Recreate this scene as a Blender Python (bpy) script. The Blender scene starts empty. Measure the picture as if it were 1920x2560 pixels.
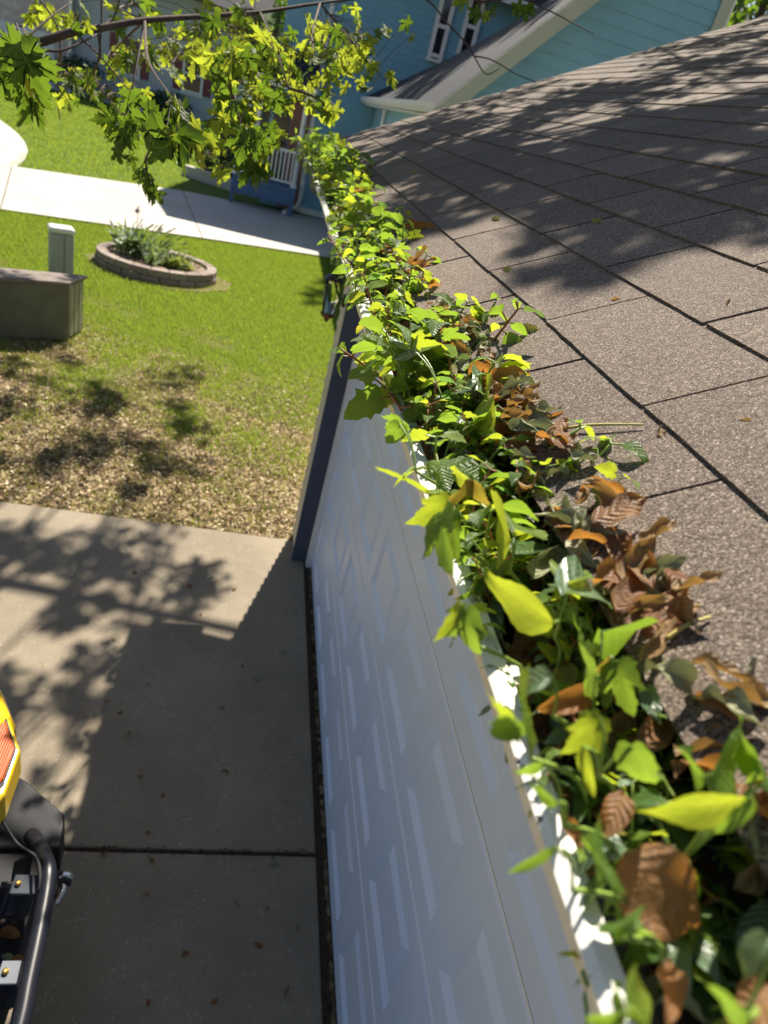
import bpy, math, random
import numpy as np
from mathutils import Vector, Matrix
R = math.radians
rnd = random.Random(7)
npr = np.random.default_rng(11)
scn = bpy.context.scene
col = scn.collection

# ------------------------------------------------------------------ camera
FPX = 1673.86                      # focal length in pixels of the 1920 x 2560 photograph
CAM = Vector((0, 0, 3.0))
AX = ((0.96180, -0.12532, 0.24339), (-0.14291, 0.52845, 0.83685), (0.23349, 0.83966, -0.49035))   # right, up, forward
cam = bpy.data.cameras.new('camera'); camo = bpy.data.objects.new('camera', cam); col.objects.link(camo)
r_, u_, f_ = (Vector(a) for a in AX)
mw = Matrix((( r_.x, u_.x, -f_.x, CAM.x), (r_.y, u_.y, -f_.y, CAM.y), (r_.z, u_.z, -f_.z, CAM.z), (0, 0, 0, 1)))
camo.matrix_world = mw
cam.sensor_fit = 'VERTICAL'; cam.sensor_height = 36; cam.sensor_width = 27
cam.lens = 36 * FPX / 2560
cam.clip_start = 0.02; cam.clip_end = 600
cam.dof.use_dof = True; cam.dof.focus_distance = 1.0; cam.dof.aperture_fstop = 6.2
scn.camera = camo

# ------------------------------------------------------------------ sky, sun, exposure
SUN_H = Vector((0.29, 0.957)).normalized(); SUN_EL = R(50.7)
world = bpy.data.worlds.new('World'); scn.world = world; world.use_nodes = True
wn = world.node_tree.nodes; wl = world.node_tree.links
sky = wn.new('ShaderNodeTexSky'); sky.sky_type = 'NISHITA'; sky.sun_disc = False
sky.sun_elevation = SUN_EL; sky.sun_rotation = math.atan2(SUN_H.x, SUN_H.y)
wl.new(sky.outputs[0], wn['Background'].inputs[0]); wn['Background'].inputs[1].default_value = 0.05
sl = bpy.data.lights.new('sun', 'SUN'); sl.energy = 5.0; sl.angle = R(0.55); sl.color = (1, 0.92, 0.79)
so = bpy.data.objects.new('sun', sl); col.objects.link(so)
sun_dir = Vector((SUN_H.x * math.cos(SUN_EL), SUN_H.y * math.cos(SUN_EL), math.sin(SUN_EL)))
so.rotation_euler = sun_dir.to_track_quat('Z', 'Y').to_euler(); so.location = (3, 12, 20)
vs = scn.view_settings
vs.view_transform = 'Standard'; vs.look = 'None'; vs.gamma = 1; vs.use_curve_mapping = False; vs.exposure = 1.12
scn.cycles.max_bounces = 6; scn.cycles.transparent_max_bounces = 6

# ------------------------------------------------------------------ helpers
def ray(px, py):
    v = Vector(((px - 960) / FPX, -(py - 1280) / FPX, 1.0))
    return r_ * v.x + u_ * v.y + f_ * v.z
def on_z(px, py, z=0.0):
    d = ray(px, py); return CAM + d * ((z - 3.0) / d.z)
def on_y(px, py, y):
    d = ray(px, py); return CAM + d * (y / d.y)
def at_dist(px, py, D):
    return CAM + ray(px, py).normalized() * D
def proj(P):
    v = Vector(P) - CAM; z = v.dot(f_)
    if z < 0.05: return None
    return 960 + FPX * v.dot(r_) / z, 1280 - FPX * v.dot(u_) / z

def tag(o, label=None, cat=None, group=None, kind=None):
    if label: o['label'] = label
    if cat: o['category'] = cat
    if group: o['group'] = group
    if kind: o['kind'] = kind
    return o
def link(o, parent=None):
    col.objects.link(o)
    if parent is not None: o.parent = parent
    return o
def empty(name, loc=(0, 0, 0), rz=0, parent=None):
    o = bpy.data.objects.new(name, None); o.empty_display_size = 0.05
    o.location = loc; o.rotation_euler = (0, 0, rz)
    return link(o, parent)
def inst(name, me, parent=None, mtx=None):
    o = bpy.data.objects.new(name, me); link(o, parent)
    if mtx is not None: o.matrix_basis = mtx
    return o
def copy_tree(o, parent=None):
    c = o.copy(); col.objects.link(c); c.parent = parent
    for ch in o.children: copy_tree(ch, c)
    return c

class MB:
    def __init__(s): s.v = []; s.f = []
    def add(s, vs, fs):
        b = len(s.v); s.v += [tuple(v) for v in vs]; s.f += [tuple(i + b for i in f) for f in fs]; return s
    def box(s, a, b, M=None):
        x0, y0, z0 = a; x1, y1, z1 = b
        vs = [Vector(p) for p in ((x0,y0,z0),(x1,y0,z0),(x1,y1,z0),(x0,y1,z0),(x0,y0,z1),(x1,y0,z1),(x1,y1,z1),(x0,y1,z1))]
        if M is not None: vs = [M @ v for v in vs]
        return s.add(vs, [(3,2,1,0),(4,5,6,7),(0,1,5,4),(1,2,6,5),(2,3,7,6),(3,0,4,7)])
    def prism(s, poly, z0, z1):
        n = len(poly)
        vs = [(p[0], p[1], z0) for p in poly] + [(p[0], p[1], z1) for p in poly]
        return s.add(vs, [tuple(reversed(range(n))), tuple(range(n, 2*n))] + [(i, (i+1) % n, n+(i+1) % n, n+i) for i in range(n)])
    def extr(s, poly, fn, t0, t1):          # poly of (a,b); fn(a,b,t)->point
        n = len(poly)
        vs = [fn(a, b, t0) for a, b in poly] + [fn(a, b, t1) for a, b in poly]
        return s.add(vs, [tuple(reversed(range(n))), tuple(range(n, 2*n))] + [(i, (i+1) % n, n+(i+1) % n, n+i) for i in range(n)])
    def tube(s, pts, rad, n=8, cap=True):
        pts = [Vector(p) for p in pts]; m = len(pts)
        rs = rad if isinstance(rad, (list, tuple)) else [rad] * m
        vs = []; prev = None
        for i, p in enumerate(pts):
            t = (pts[min(i+1, m-1)] - pts[max(i-1, 0)]).normalized()
            if prev is None: a = t.orthogonal().normalized()
            else: a = (prev - t * prev.dot(t)); a = a.normalized() if a.length > 1e-6 else t.orthogonal().normalized()
            prev = a; b = t.cross(a)
            vs += [p + (a * math.cos(2*math.pi*k/n) + b * math.sin(2*math.pi*k/n)) * rs[i] for k in range(n)]
        fs = [(i*n+k, i*n+(k+1) % n, (i+1)*n+(k+1) % n, (i+1)*n+k) for i in range(m-1) for k in range(n)]
        if cap: fs += [tuple(reversed(range(n))), tuple(range((m-1)*n, m*n))]
        return s.add(vs, fs)
    def lathe(s, prof, n=20, c=(0,0,0), M=None):
        vs = []
        for r, z in prof:
            for k in range(n):
                v = Vector((r*math.cos(2*math.pi*k/n), r*math.sin(2*math.pi*k/n), z))
                if M is not None: v = M @ v
                vs.append(v + Vector(c))
        m = len(prof)
        fs = [(i*n+k, i*n+(k+1) % n, (i+1)*n+(k+1) % n, (i+1)*n+k) for i in range(m-1) for k in range(n)]
        fs += [tuple(reversed(range(n))), tuple(range((m-1)*n, m*n))]
        return s.add(vs, fs)
    def mesh(s, name, mat, smooth=False):
        me = bpy.data.meshes.new(name); me.from_pydata(s.v, [], s.f); me.update()
        if mat: me.materials.append(mat)
        if smooth: me.shade_smooth()
        return me
    def build(s, name, mat, parent=None, smooth=False, bevel=0, seg=2):
        o = inst(name, s.mesh(name, mat, smooth), parent)
        if bevel:
            b = o.modifiers.new('bevel', 'BEVEL'); b.width = bevel; b.segments = seg; b.limit_method = 'ANGLE'; b.angle_limit = R(35)
        return o
def catmull(P, n=6):
    P = [Vector(p) for p in P]; out = []
    for i in range(len(P)-1):
        a, b, c, d = P[max(i-1,0)], P[i], P[i+1], P[min(i+2, len(P)-1)]
        for k in range(n):
            t = k/n
            out.append(0.5*((2*b)+(c-a)*t+(2*a-5*b+4*c-d)*t*t+(3*b-a-3*c+d)*t**3))
    return out + [P[-1]]

def raw_mesh(name, V, F, mat, cols=None):       # numpy triangles
    me = bpy.data.meshes.new(name)
    nv = len(V); nf = len(F)
    me.vertices.add(nv); me.vertices.foreach_set('co', V.astype(np.float32).ravel())
    k = F.shape[1]
    me.loops.add(nf*k); me.loops.foreach_set('vertex_index', F.astype(np.int32).ravel())
    me.polygons.add(nf); me.polygons.foreach_set('loop_start', (np.arange(nf)*k).astype(np.int32))
    me.update(calc_edges=True); me.validate()
    if cols is not None:
        a = me.attributes.new('tint', 'FLOAT', 'POINT'); a.data.foreach_set('value', cols.astype(np.float32))
    if mat: me.materials.append(mat)
    return me

# ------------------------------------------------------------------ materials
class NT:
    def __init__(s, name):
        s.m = bpy.data.materials.new(name); s.m.use_nodes = True; s.t = s.m.node_tree; s.t.nodes.clear()
        s.out = s.n('ShaderNodeOutputMaterial')
    def n(s, typ, **kw):
        nd = s.t.nodes.new(typ)
        for k, v in kw.items(): setattr(nd, k, v)
        return nd
    def set(s, sock, v):
        if v is None: return
        if hasattr(v, 'is_linked') or isinstance(v, bpy.types.NodeSocket): s.t.links.new(v, sock)
        elif isinstance(v, (tuple, list)) and len(v) == 3 and sock.type == 'RGBA': sock.default_value = (*v, 1)
        else: sock.default_value = v
    def pos(s): return s.n('ShaderNodeNewGeometry').outputs['Position']
    def objc(s): return s.n('ShaderNodeTexCoord').outputs['Object']
    def uv(s): return s.n('ShaderNodeTexCoord').outputs['UV']
    def rand(s): return s.n('ShaderNodeObjectInfo').outputs['Random']
    def noise(s, vec, scale, detail=3, rough=.55, dist=0):
        nd = s.n('ShaderNodeTexNoise'); s.set(nd.inputs['Vector'], vec)
        nd.inputs['Scale'].default_value = scale; nd.inputs['Detail'].default_value = detail; nd.inputs['Roughness'].default_value = rough; nd.inputs['Distortion'].default_value = dist
        return nd.outputs['Fac']
    def voro(s, vec, scale, feat='F1', out='Color'):
        nd = s.n('ShaderNodeTexVoronoi', feature=feat); s.set(nd.inputs['Vector'], vec); nd.inputs['Scale'].default_value = scale
        return nd.outputs[out]
    def math(s, op, a, b=None, c=None, clamp=False):
        nd = s.n('ShaderNodeMath', operation=op); nd.use_clamp = clamp
        s.set(nd.inputs[0], a); s.set(nd.inputs[1], b)
        if c is not None: s.set(nd.inputs[2], c)
        return nd.outputs[0]
    def ramp(s, fac, stops):
        nd = s.n('ShaderNodeValToRGB'); s.set(nd.inputs[0], fac); e = nd.color_ramp.elements
        while len(e) < len(stops): e.new(0.5)
        for i, (p, c) in enumerate(stops):
            e[i].position = p; e[i].color = (*c, 1) if isinstance(c, (tuple, list)) else (c, c, c, 1)
        return nd.outputs[0]
    def mix(s, fac, a, b, blend='MIX'):
        nd = s.n('ShaderNodeMix', data_type='RGBA', blend_type=blend)
        s.set(nd.inputs[0], fac); s.set(nd.inputs[6], a); s.set(nd.inputs[7], b)
        return nd.outputs[2]
    def scale(s, vec, v):
        nd = s.n('ShaderNodeMapping'); s.set(nd.inputs[0], vec); nd.inputs['Scale'].default_value = v
        return nd.outputs[0]
    def sep(s, vec):
        nd = s.n('ShaderNodeSeparateXYZ'); s.set(nd.inputs[0], vec); return nd.outputs
    def bump(s, h, st=.3, d=.01, nrm=None):
        nd = s.n('ShaderNodeBump'); s.set(nd.inputs['Height'], h); nd.inputs['Strength'].default_value = st; nd.inputs['Distance'].default_value = d
        if nrm is not None: s.set(nd.inputs['Normal'], nrm)
        return nd.outputs[0]
    def pbr(s, colr, rough=.6, nrm=None, metal=0, spec=.5, coat=0):
        p = s.n('ShaderNodeBsdfPrincipled')
        s.set(p.inputs['Base Color'], colr); s.set(p.inputs['Roughness'], rough); s.set(p.inputs['Metallic'], metal)
        s.set(p.inputs['Specular IOR Level'], spec); p.inputs['Coat Weight'].default_value = coat; p.inputs['Coat Roughness'].default_value = .08
        if nrm is not None: s.set(p.inputs['Normal'], nrm)
        return p.outputs[0]
    def end(s, sh): s.t.links.new(sh, s.out.inputs[0]); return s.m

def M_plain(name, c, rough=.6, var=.15, scale=6, metal=0, spec=.5, bump=0, bscale=200, coat=0):
    t = NT(name); p = t.objc()
    n = t.noise(p, scale, 4)
    c2 = tuple(x*(1-var) for x in c); c3 = tuple(min(1, x*(1+var)) for x in c)
    cc = t.ramp(n, [(.3, c2), (.7, c3)])
    nr = t.bump(t.noise(p, bscale, 3), bump, .002) if bump else None
    return t.end(t.pbr(cc, rough, nr, metal, spec, coat))

def M_leaf(name, a, b, trans, kind='ovate', tr_fac=.52, rough=.40, vein=(.25,.35,.08), spot=None, spec=.5):
    t = NT(name); uv = t.uv(); o = t.sep(uv); rd = t.rand()
    base = t.mix(rd, a, b)
    blot = t.noise(t.scale(uv, (6, 6, 6)), 1.0, 3)
    base = t.mix(t.math('MULTIPLY', blot, .6), base, tuple(x*.6 for x in a))
    if kind == 'ovate':
        ax = t.math('ABSOLUTE', t.math('SUBTRACT', o[0], .5))
        mid = t.math('LESS_THAN', ax, .012)
        ph = t.math('MULTIPLY', t.math('SUBTRACT', o[1], t.math('MULTIPLY', ax, .55)), 44.0)
        side = t.math('GREATER_THAN', t.math('SINE', ph), .90)
        v = t.math('MAXIMUM', mid, t.math('MULTIPLY', side, .75))
        hgt = t.math('SINE', ph)
    else:
        x = t.math('ABSOLUTE', t.math('SUBTRACT', o[0], .5)); y = o[1]
        ds = []
        for an in (0, 40, 78):
            ca, sa = math.cos(R(an)), math.sin(R(an))
            ds.append(t.math('ABSOLUTE', t.math('SUBTRACT', t.math('MULTIPLY', x, ca), t.math('MULTIPLY', y, sa))))
        dm = t.math('MINIMUM', t.math('MINIMUM', ds[0], ds[1]), ds[2])
        ph = t.math('MULTIPLY', t.math('SUBTRACT', y, t.math('MULTIPLY', dm, 1.0)), 60)
        side = t.math('GREATER_THAN', t.math('SINE', ph), .93)
        v = t.math('MAXIMUM', t.math('LESS_THAN', dm, .011), t.math('MULTIPLY', side, .5))
        hgt = t.math('SINE', ph)
    colr = t.mix(t.math('MULTIPLY', v, .55), base, vein)
    if spot:
        sp = t.math('GREATER_THAN', t.noise(t.scale(uv, (9, 9, 9)), 1.4, 2), .66)
        colr = t.mix(sp, colr, spot)
    nr = t.bump(t.math('ADD', t.math('MULTIPLY', hgt, .3), t.noise(t.scale(uv, (20, 20, 20)), 1, 2)), .35, .02)
    pr = t.pbr(colr, rough, nr, 0, spec)
    tl = t.n('ShaderNodeBsdfTranslucent')
    tc = t.mix(rd, trans, tuple(x*.72 for x in trans))
    tc = t.mix(t.math('MULTIPLY', v, .6), tc, tuple(x*.40 for x in trans))
    tc = t.mix(t.math('MULTIPLY', blot, .55), tc, tuple(x*.45 for x in trans))
    t.set(tl.inputs[0], tc)
    mx = t.n('ShaderNodeMixShader'); mx.inputs[0].default_value = tr_fac
    t.t.links.new(pr, mx.inputs[1]); t.t.links.new(tl.outputs[0], mx.inputs[2])
    return t.end(mx.outputs[0])

MT = {}
LG = dict(a=(.05,.125,.02), b=(.10,.20,.025), trans=(.62,.80,.03))
MT['ov_bright'] = M_leaf('leaf_bright', (.11,.21,.025), (.17,.27,.035), (.66,.76,.045))
MT['ov_green'] = M_leaf('leaf_green', (.06,.14,.035), (.10,.20,.035), (.40,.62,.05), rough=.34, spot=(.13,.12,.04))
MT['ov_silver'] = M_leaf('leaf_silvery', (.12,.20,.10), (.17,.25,.14), (.36,.54,.12), rough=.27, tr_fac=.25, vein=(.06,.12,.05), spec=1.0)
MT['ov_blue'] = M_leaf('leaf_bluish', (.05,.13,.06), (.08,.17,.08), (.30,.56,.10), rough=.32, tr_fac=.4)
MT['ov_yellow'] = M_leaf('leaf_yellowing', (.24,.24,.03), (.30,.26,.04), (.66,.62,.05), spot=(.20,.11,.03))
MT['lb_bright'] = M_leaf('lobed_leaf_bright', (.11,.21,.025), (.17,.27,.035), (.64,.76,.045), kind='lobed')
MT['lb_green'] = M_leaf('lobed_leaf_green', (.06,.145,.025), (.10,.20,.03), (.40,.60,.05), kind='lobed')
MT['bronze'] = M_leaf('leaf_bronze', (.12,.09,.02), (.10,.12,.02), (.45,.34,.04), rough=.5)
MT['maple'] = M_leaf('maple_leaf_shaded', (.035,.085,.016), (.07,.135,.022), (.28,.46,.03), kind='lobed', rough=.55, tr_fac=.36, spec=.25)  # darker copy: shade on the foreground leaves put into the colour
MT['maple_bright'] = M_leaf('maple_leaf_sunlit', (.06,.13,.02), (.10,.18,.03), (.74,.86,.06), kind='lobed', rough=.5, tr_fac=.45, spec=.3)  # brighter copy of the same leaf: sun glow put into the colour
MT['dry'] = M_leaf('dry_leaf', (.22,.095,.03), (.36,.19,.075), (.66,.29,.05), tr_fac=.4, rough=.5, vein=(.28,.15,.06), spot=(.10,.035,.015))
MT['dry_tan'] = M_leaf('dry_leaf_tan', (.30,.18,.07), (.36,.24,.10), (.55,.30,.07), tr_fac=.3, rough=.6, vein=(.2,.12,.05))
MT['dry_pale'] = M_leaf('dry_leaf_pale', (.27,.29,.15), (.36,.35,.20), (.30,.32,.12), tr_fac=.2, rough=.6, vein=(.16,.17,.08), spot=(.16,.14,.06))

def m_stem(name, c):
    return M_plain(name, c, .5, .2, 30)
MT['stem'] = m_stem('green_stem', (.20,.30,.05)); MT['stem_red'] = m_stem('reddish_stem', (.26,.10,.04))

t = NT('shingle'); p = t.pos()
cells = t.voro(p, 660); g = t.sep(cells)[0]
base = t.ramp(g, [(0, (.045,.037,.032)), (.35, (.125,.104,.089)), (.7, (.215,.182,.156)), (.93, (.35,.31,.275)), (1, (.56,.52,.48))])
blot = t.noise(p, 3.2, 4); warm = t.noise(p, 30, 2)
base = t.mix(t.math('MULTIPLY', blot, .42), base, (.075,.062,.056))
rd = t.rand()
tint = t.mix(rd, (.86,.79,.72), (1.16,1.06,.95))
base = t.mix(1.0, base, tint, 'MULTIPLY')
base = t.mix(t.ramp(warm, [(.62, 0.0), (.78, .35)]), base, (.15,.10,.07))
h = t.voro(p, 660, out='Distance')
nr = t.bump(t.math('SUBTRACT', 1.0, h), .9, .0016)
nr = t.bump(t.noise(p, 25, 3), .25, .006, nr)
MT['shingle'] = t.end(t.pbr(base, .85, nr, 0, .3))
MT['felt'] = M_plain('roof_felt', (.018,.016,.015), .9)

t = NT('concrete'); p = t.pos()
n1 = t.noise(p, 1.3, 5, .6); n2 = t.noise(p, 14, 4); sp = t.sep(t.voro(p, 130))[0]; sp2 = t.sep(t.voro(p, 220))[0]
c = t.ramp(n1, [(.25, (.185,.15,.105)), (.55, (.275,.228,.162)), (.8, (.35,.295,.22))])
c = t.mix(t.math('MULTIPLY', n2, .35), c, (.16,.14,.11))
c = t.mix(t.ramp(sp2, [(.82, 0.0), (.97, .5)]), c, (.13,.11,.09))
c = t.mix(t.math('MULTIPLY', t.ramp(sp, [(.955, 0.0), (.99, .55)]), t.ramp(t.noise(p, 5, 3), [(.4, .1), (.65, 1.0)])), c, (.50,.47,.42))
st = t.noise(p, 2.1, 5, .65, .6)
c = t.mix(t.ramp(st, [(.52, 0.0), (.68, .45)]), c, (.17,.145,.11))
nr = t.bump(t.math('ADD', t.noise(p, 180, 3), t.math('MULTIPLY', n2, .6)), .35, .003)
MT['concrete'] = t.end(t.pbr(c, .85, nr, 0, .3))
t = NT('pale_concrete'); p = t.pos()
c = t.ramp(t.noise(p, .8, 5, .6), [(.3, (.42,.385,.34)), (.7, (.52,.485,.44))])
c = t.mix(t.math('MULTIPLY', t.noise(p, 9, 4), .25), c, (.30,.27,.24))
MT['pale_concrete'] = t.end(t.pbr(c, .85, t.bump(t.noise(p, 60, 3), .2, .004), 0, .3))
t = NT('joint_dirt'); p = t.pos()
MT['dirt'] = t.end(t.pbr(t.ramp(t.noise(p, 60, 4), [(.3, (.025,.016,.01)), (.6, (.07,.045,.028)), (.8, (.14,.09,.05))]), .95, t.bump(t.noise(p, 90, 4), .8, .01)))
t = NT('lawn_soil'); p = t.pos(); y = t.sep(p)
gm = t.noise(p, .55, 5, .6); d1 = t.noise(p, 26, 5, .7)
leafy = t.ramp(t.sep(t.voro(p, 34))[0], [(0, (.06,.042,.022)), (.4, (.15,.11,.055)), (.7, (.26,.20,.11)), (.95, (.42,.35,.21))])
grs = t.ramp(d1, [(.3, (.05,.085,.012)), (.6, (.12,.17,.025)), (.8, (.20,.23,.05))])
fade = t.math('MULTIPLY', t.math('SUBTRACT', y[1], 6.9), .45)
fac = t.math('ADD', fade, t.math('MULTIPLY', t.math('SUBTRACT', gm, .5), 4.2), clamp=True)
c = t.mix(fac, leafy, grs)
MT['lawn'] = t.end(t.pbr(c, .95, t.bump(d1, .8, .03), 0, .2))

def M_grass(name, a, b, c_, trans):
    t = NT(name); at = t.n('ShaderNodeAttribute'); at.attribute_name = 'tint'
    big = t.noise(t.pos(), .9, 3)
    f = t.math('ADD', t.math('MULTIPLY', at.outputs['Fac'], .65), t.math('MULTIPLY', big, .4), clamp=True)
    cc = t.ramp(f, [(.1, a), (.55, b), (.95, c_)])
    pr = t.pbr(cc, .5, None, 0, .35); tl = t.n('ShaderNodeBsdfTranslucent'); t.set(tl.inputs[0], trans)
    mx = t.n('ShaderNodeMixShader'); mx.inputs[0].default_value = .4
    t.t.links.new(pr, mx.inputs[1]); t.t.links.new(tl.outputs[0], mx.inputs[2]); return t.end(mx.outputs[0])
MT['grass'] = M_grass('grass', (.08,.13,.022), (.16,.235,.035), (.30,.32,.075), (.40,.52,.05))
MT['grass_dry'] = M_grass('dry_grass', (.12,.17,.02), (.28,.27,.06), (.50,.41,.15), (.46,.46,.08))
t = NT('litter'); at = t.n('ShaderNodeAttribute'); at.attribute_name = 'tint'
c = t.ramp(at.outputs['Fac'], [(0, (.05,.028,.015)), (.4, (.17,.10,.05)), (.72, (.36,.25,.13)), (1, (.62,.52,.35))])
MT['litter'] = t.end(t.pbr(c, .75, None, 0, .3))
t = NT('canopy_leaves'); at = t.n('ShaderNodeAttribute'); at.attribute_name = 'tint'
c = t.ramp(at.outputs['Fac'], [(0, (.03,.07,.012)), (1, (.09,.16,.02))])
pr = t.pbr(c, .45); tl = t.n('ShaderNodeBsdfTranslucent'); t.set(tl.inputs[0], (.25,.42,.03))
mx = t.n('ShaderNodeMixShader'); mx.inputs[0].default_value = .35
t.t.links.new(pr, mx.inputs[1]); t.t.links.new(tl.outputs[0], mx.inputs[2]); MT['canopy'] = t.end(mx.outputs[0])

t = NT('gutter_paint'); p = t.pos()
n = t.noise(p, 95, 4, .7); n2 = t.noise(p, 9, 4)
c = t.ramp(n2, [(.3, (.66,.64,.58)), (.7, (.78,.77,.73))])
up = t.sep(t.n('ShaderNodeNewGeometry').outputs['Normal'])[2]
sp = t.math('MULTIPLY', t.ramp(t.math('ADD', n, t.math('MULTIPLY', n2, .25)), [(.73, 0.0), (.77, 1.0)]), t.math('GREATER_THAN', up, .25))
c = t.mix(sp, c, (.06,.055,.045))
MT['gutter'] = t.end(t.pbr(c, .32, None, 0, .5))
MT['door'] = M_plain('door_paint_sky_tint', (.59,.69,.86), .38, .025, 3, bump=.08, bscale=260)  # white door; the blue of its sky-lit shade is mixed into the paint
MT['white'] = M_plain('white_paint', (.76,.76,.75), .45, .04, 4)
MT['navy'] = M_plain('navy_trim', (.055,.07,.115), .5, .12, 6)
MT['cream'] = M_plain('cream_siding', (.56,.51,.39), .55, .07, 4)
MT['bark'] = M_plain('bark', (.075,.052,.040), .9, .4, 14, bump=.8, bscale=60)
MT['twig'] = M_plain('twig_bark', (.10,.065,.055), .8, .3, 40)
MT['soil'] = M_plain('gutter_soil', (.035,.022,.014), .95, .5, 60, bump=1, bscale=140)

# ================================================================== SETTING: ground, drives, lawns
gm_ = MB(); gm_.add([(-250,-60,-.03),(250,-60,-.03),(250,400,-.03),(-250,400,-.03)], [(0,1,2,3)])
tag(gm_.build('ground', MT['lawn']), kind='structure')

drv = tag(empty('driveway'), kind='structure')
slab = MB().box((-3.3,1.862,-.12), (.665,4.48,0)); slab.build('concrete_slab', MT['concrete'], drv, bevel=.008)
MB().box((-3.3,-.80,-.12), (.665,1.842,0)).build('concrete_slab', MT['concrete'], drv, bevel=.008)
MB().box((-6.2,1.862,-.12), (-3.32,4.48,0)).build('concrete_slab', MT['concrete'], drv, bevel=.008)
MB().box((-6.2,-.80,-.12), (-3.32,1.842,0)).build('concrete_slab', MT['concrete'], drv, bevel=.008)
MB().box((-6.2,-.80,-.10), (.70,4.44,-.014)).build('joint_filling', MT['dirt'], drv)

# neighbour's driveway: pale slabs that run in from the street
nd = tag(empty('neighbour_driveway'), kind='structure')
def lerp(a, b, t): return (a[0]+(b[0]-a[0])*t, a[1]+(b[1]-a[1])*t)
near = [(-4.55,13.7),(-1.2,15.25),(2.35,16.75)]; far = [(-5.8,18.3),(-2.3,20.9),(2.35,22.3)]
near0 = (-16,9.0); far0 = (-16,11.2)
def quad(a, b, c, d, g=.012):
    cx = (a[0]+b[0]+c[0]+d[0])/4; cy = (a[1]+b[1]+c[1]+d[1])/4
    q = []
    for p in (a, b, c, d):
        v = Vector((cx-p[0], cy-p[1])); v = v.normalized()*g; q.append((p[0]+v.x, p[1]+v.y))
    return q
def slabq(a, b, c, d, nm='concrete_slab'): MB().prism(quad(a, b, c, d), -.1, .012).build(nm, MT['pale_concrete'], nd)
mid = [lerp(near[i], far[i], .55) for i in range(3)]
slabq(near0, near[0], far[0], far0)
for i in range(2):
    slabq(near[i], near[i+1], mid[i+1], mid[i]); slabq(mid[i], mid[i+1], far[i+1], far[i])
MB().prism([near0, near[0], near[1], near[2], far[2], far[1], far[0], far0], -.09, -.012).build('joint_filling', MT['dirt'], nd)
# curved path at the far left
pth = [on_z(*p) for p in ((-60,280),(0,300),(25,318),(45,335),(62,355),(70,378),(62,398),(40,417),(-60,410))]
tag(MB().prism([(v.x, v.y) for v in reversed(pth)], -.1, .008).build('path', MT['pale_concrete']), kind='structure')
tag(MB().prism([(-60,13),(-16,9),(-16,11.2),(-9,27),(-60,60)], -.1, -.005).build('street', MT['pale_concrete']), kind='structure')

def in_poly(x, y, poly):
    c = np.zeros(x.shape, bool); n = len(poly)
    for i in range(n):
        x0, y0 = poly[i]; x1, y1 = poly[(i+1) % n]
        m = ((y0 > y) != (y1 > y)) & (x < (x1-x0)*(y-y0)/(y1-y0+1e-12)+x0); c ^= m
    return c
def blades(name, pts, hgt, wid, mat, label, cat, lean=.5, z0=-.03):
    n = len(pts); a = npr.uniform(0, 2*np.pi, n); h = hgt*npr.uniform(.5, 1.3, n); w = wid*npr.uniform(.6, 1.4, n)
    la = npr.uniform(0, 2*np.pi, n); ll = h*lean*npr.uniform(.2, 1.4, n)
    dx, dy = np.cos(a)*w, np.sin(a)*w
    V = np.zeros((n, 3, 3)); V[:,0,0] = pts[:,0]-dx; V[:,0,1] = pts[:,1]-dy; V[:,1,0] = pts[:,0]+dx; V[:,1,1] = pts[:,1]+dy
    V[:,0,2] = V[:,1,2] = z0; V[:,2,0] = pts[:,0]+np.cos(la)*ll; V[:,2,1] = pts[:,1]+np.sin(la)*ll; V[:,2,2] = z0+h
    tint = np.repeat(npr.uniform(0, 1, n), 3)
    me = raw_mesh(name, V.reshape(-1, 3), np.arange(3*n).reshape(-1, 3), mat, tint)
    return tag(inst(name, me), label, cat, kind='stuff')
def fnoise(x, y, s):        # cheap smooth noise
    v = 0
    for k in range(5):
        f = s*(1.7**k); v = v + np.sin(x*f*1.3+y*f*.7+k*2.1)*np.cos(y*f*1.1-x*f*.5+k*1.3)/(1.35**k)
    return v
RING = (-1.60, 11.92, .96, .80)
lawn_poly = [(-4.2,4.5),(.64,4.5),(.62,5.0),(2.4,16.7),(-1.2,15.2),(-5.6,13.3),(-6.2,12.0)]
def sample(n, poly):
    P = np.array(poly); lo = P.min(0); hi = P.max(0)
    p = npr.uniform(lo, hi, (n, 2)); p = p[in_poly(p[:,0], p[:,1], poly)]
    return p[((p[:,0]-RING[0])/(RING[2]-.02))**2+((p[:,1]-RING[1])/(RING[3]-.02))**2 > 1]
p = sample(420000, lawn_poly)
greenness = (p[:,1]-7.1)*.34+fnoise(p[:,0], p[:,1], 1.9)*.70+np.clip((p[:,0]+1.2), -2, 1.6)*.22
keep = npr.uniform(-.35, .7, len(p)) < greenness
bare = npr.uniform(-2.2, 1.0, len(p)) < greenness+fnoise(p[:,0], p[:,1], 2.3)*.5
gp = p[keep]
near_ = gp[:,1] < 8.3
blades('lawn_grass', gp, .052, .0045, MT['grass'], 'short bright green grass of the lawn round the flower ring', 'grass')
dp = p[(~keep) & bare][:110000]
blades('dry_grass', dp, .04, .004, MT['grass_dry'], 'thin yellowing grass among dead leaves near the driveway edge', 'dry grass', .9)
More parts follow.
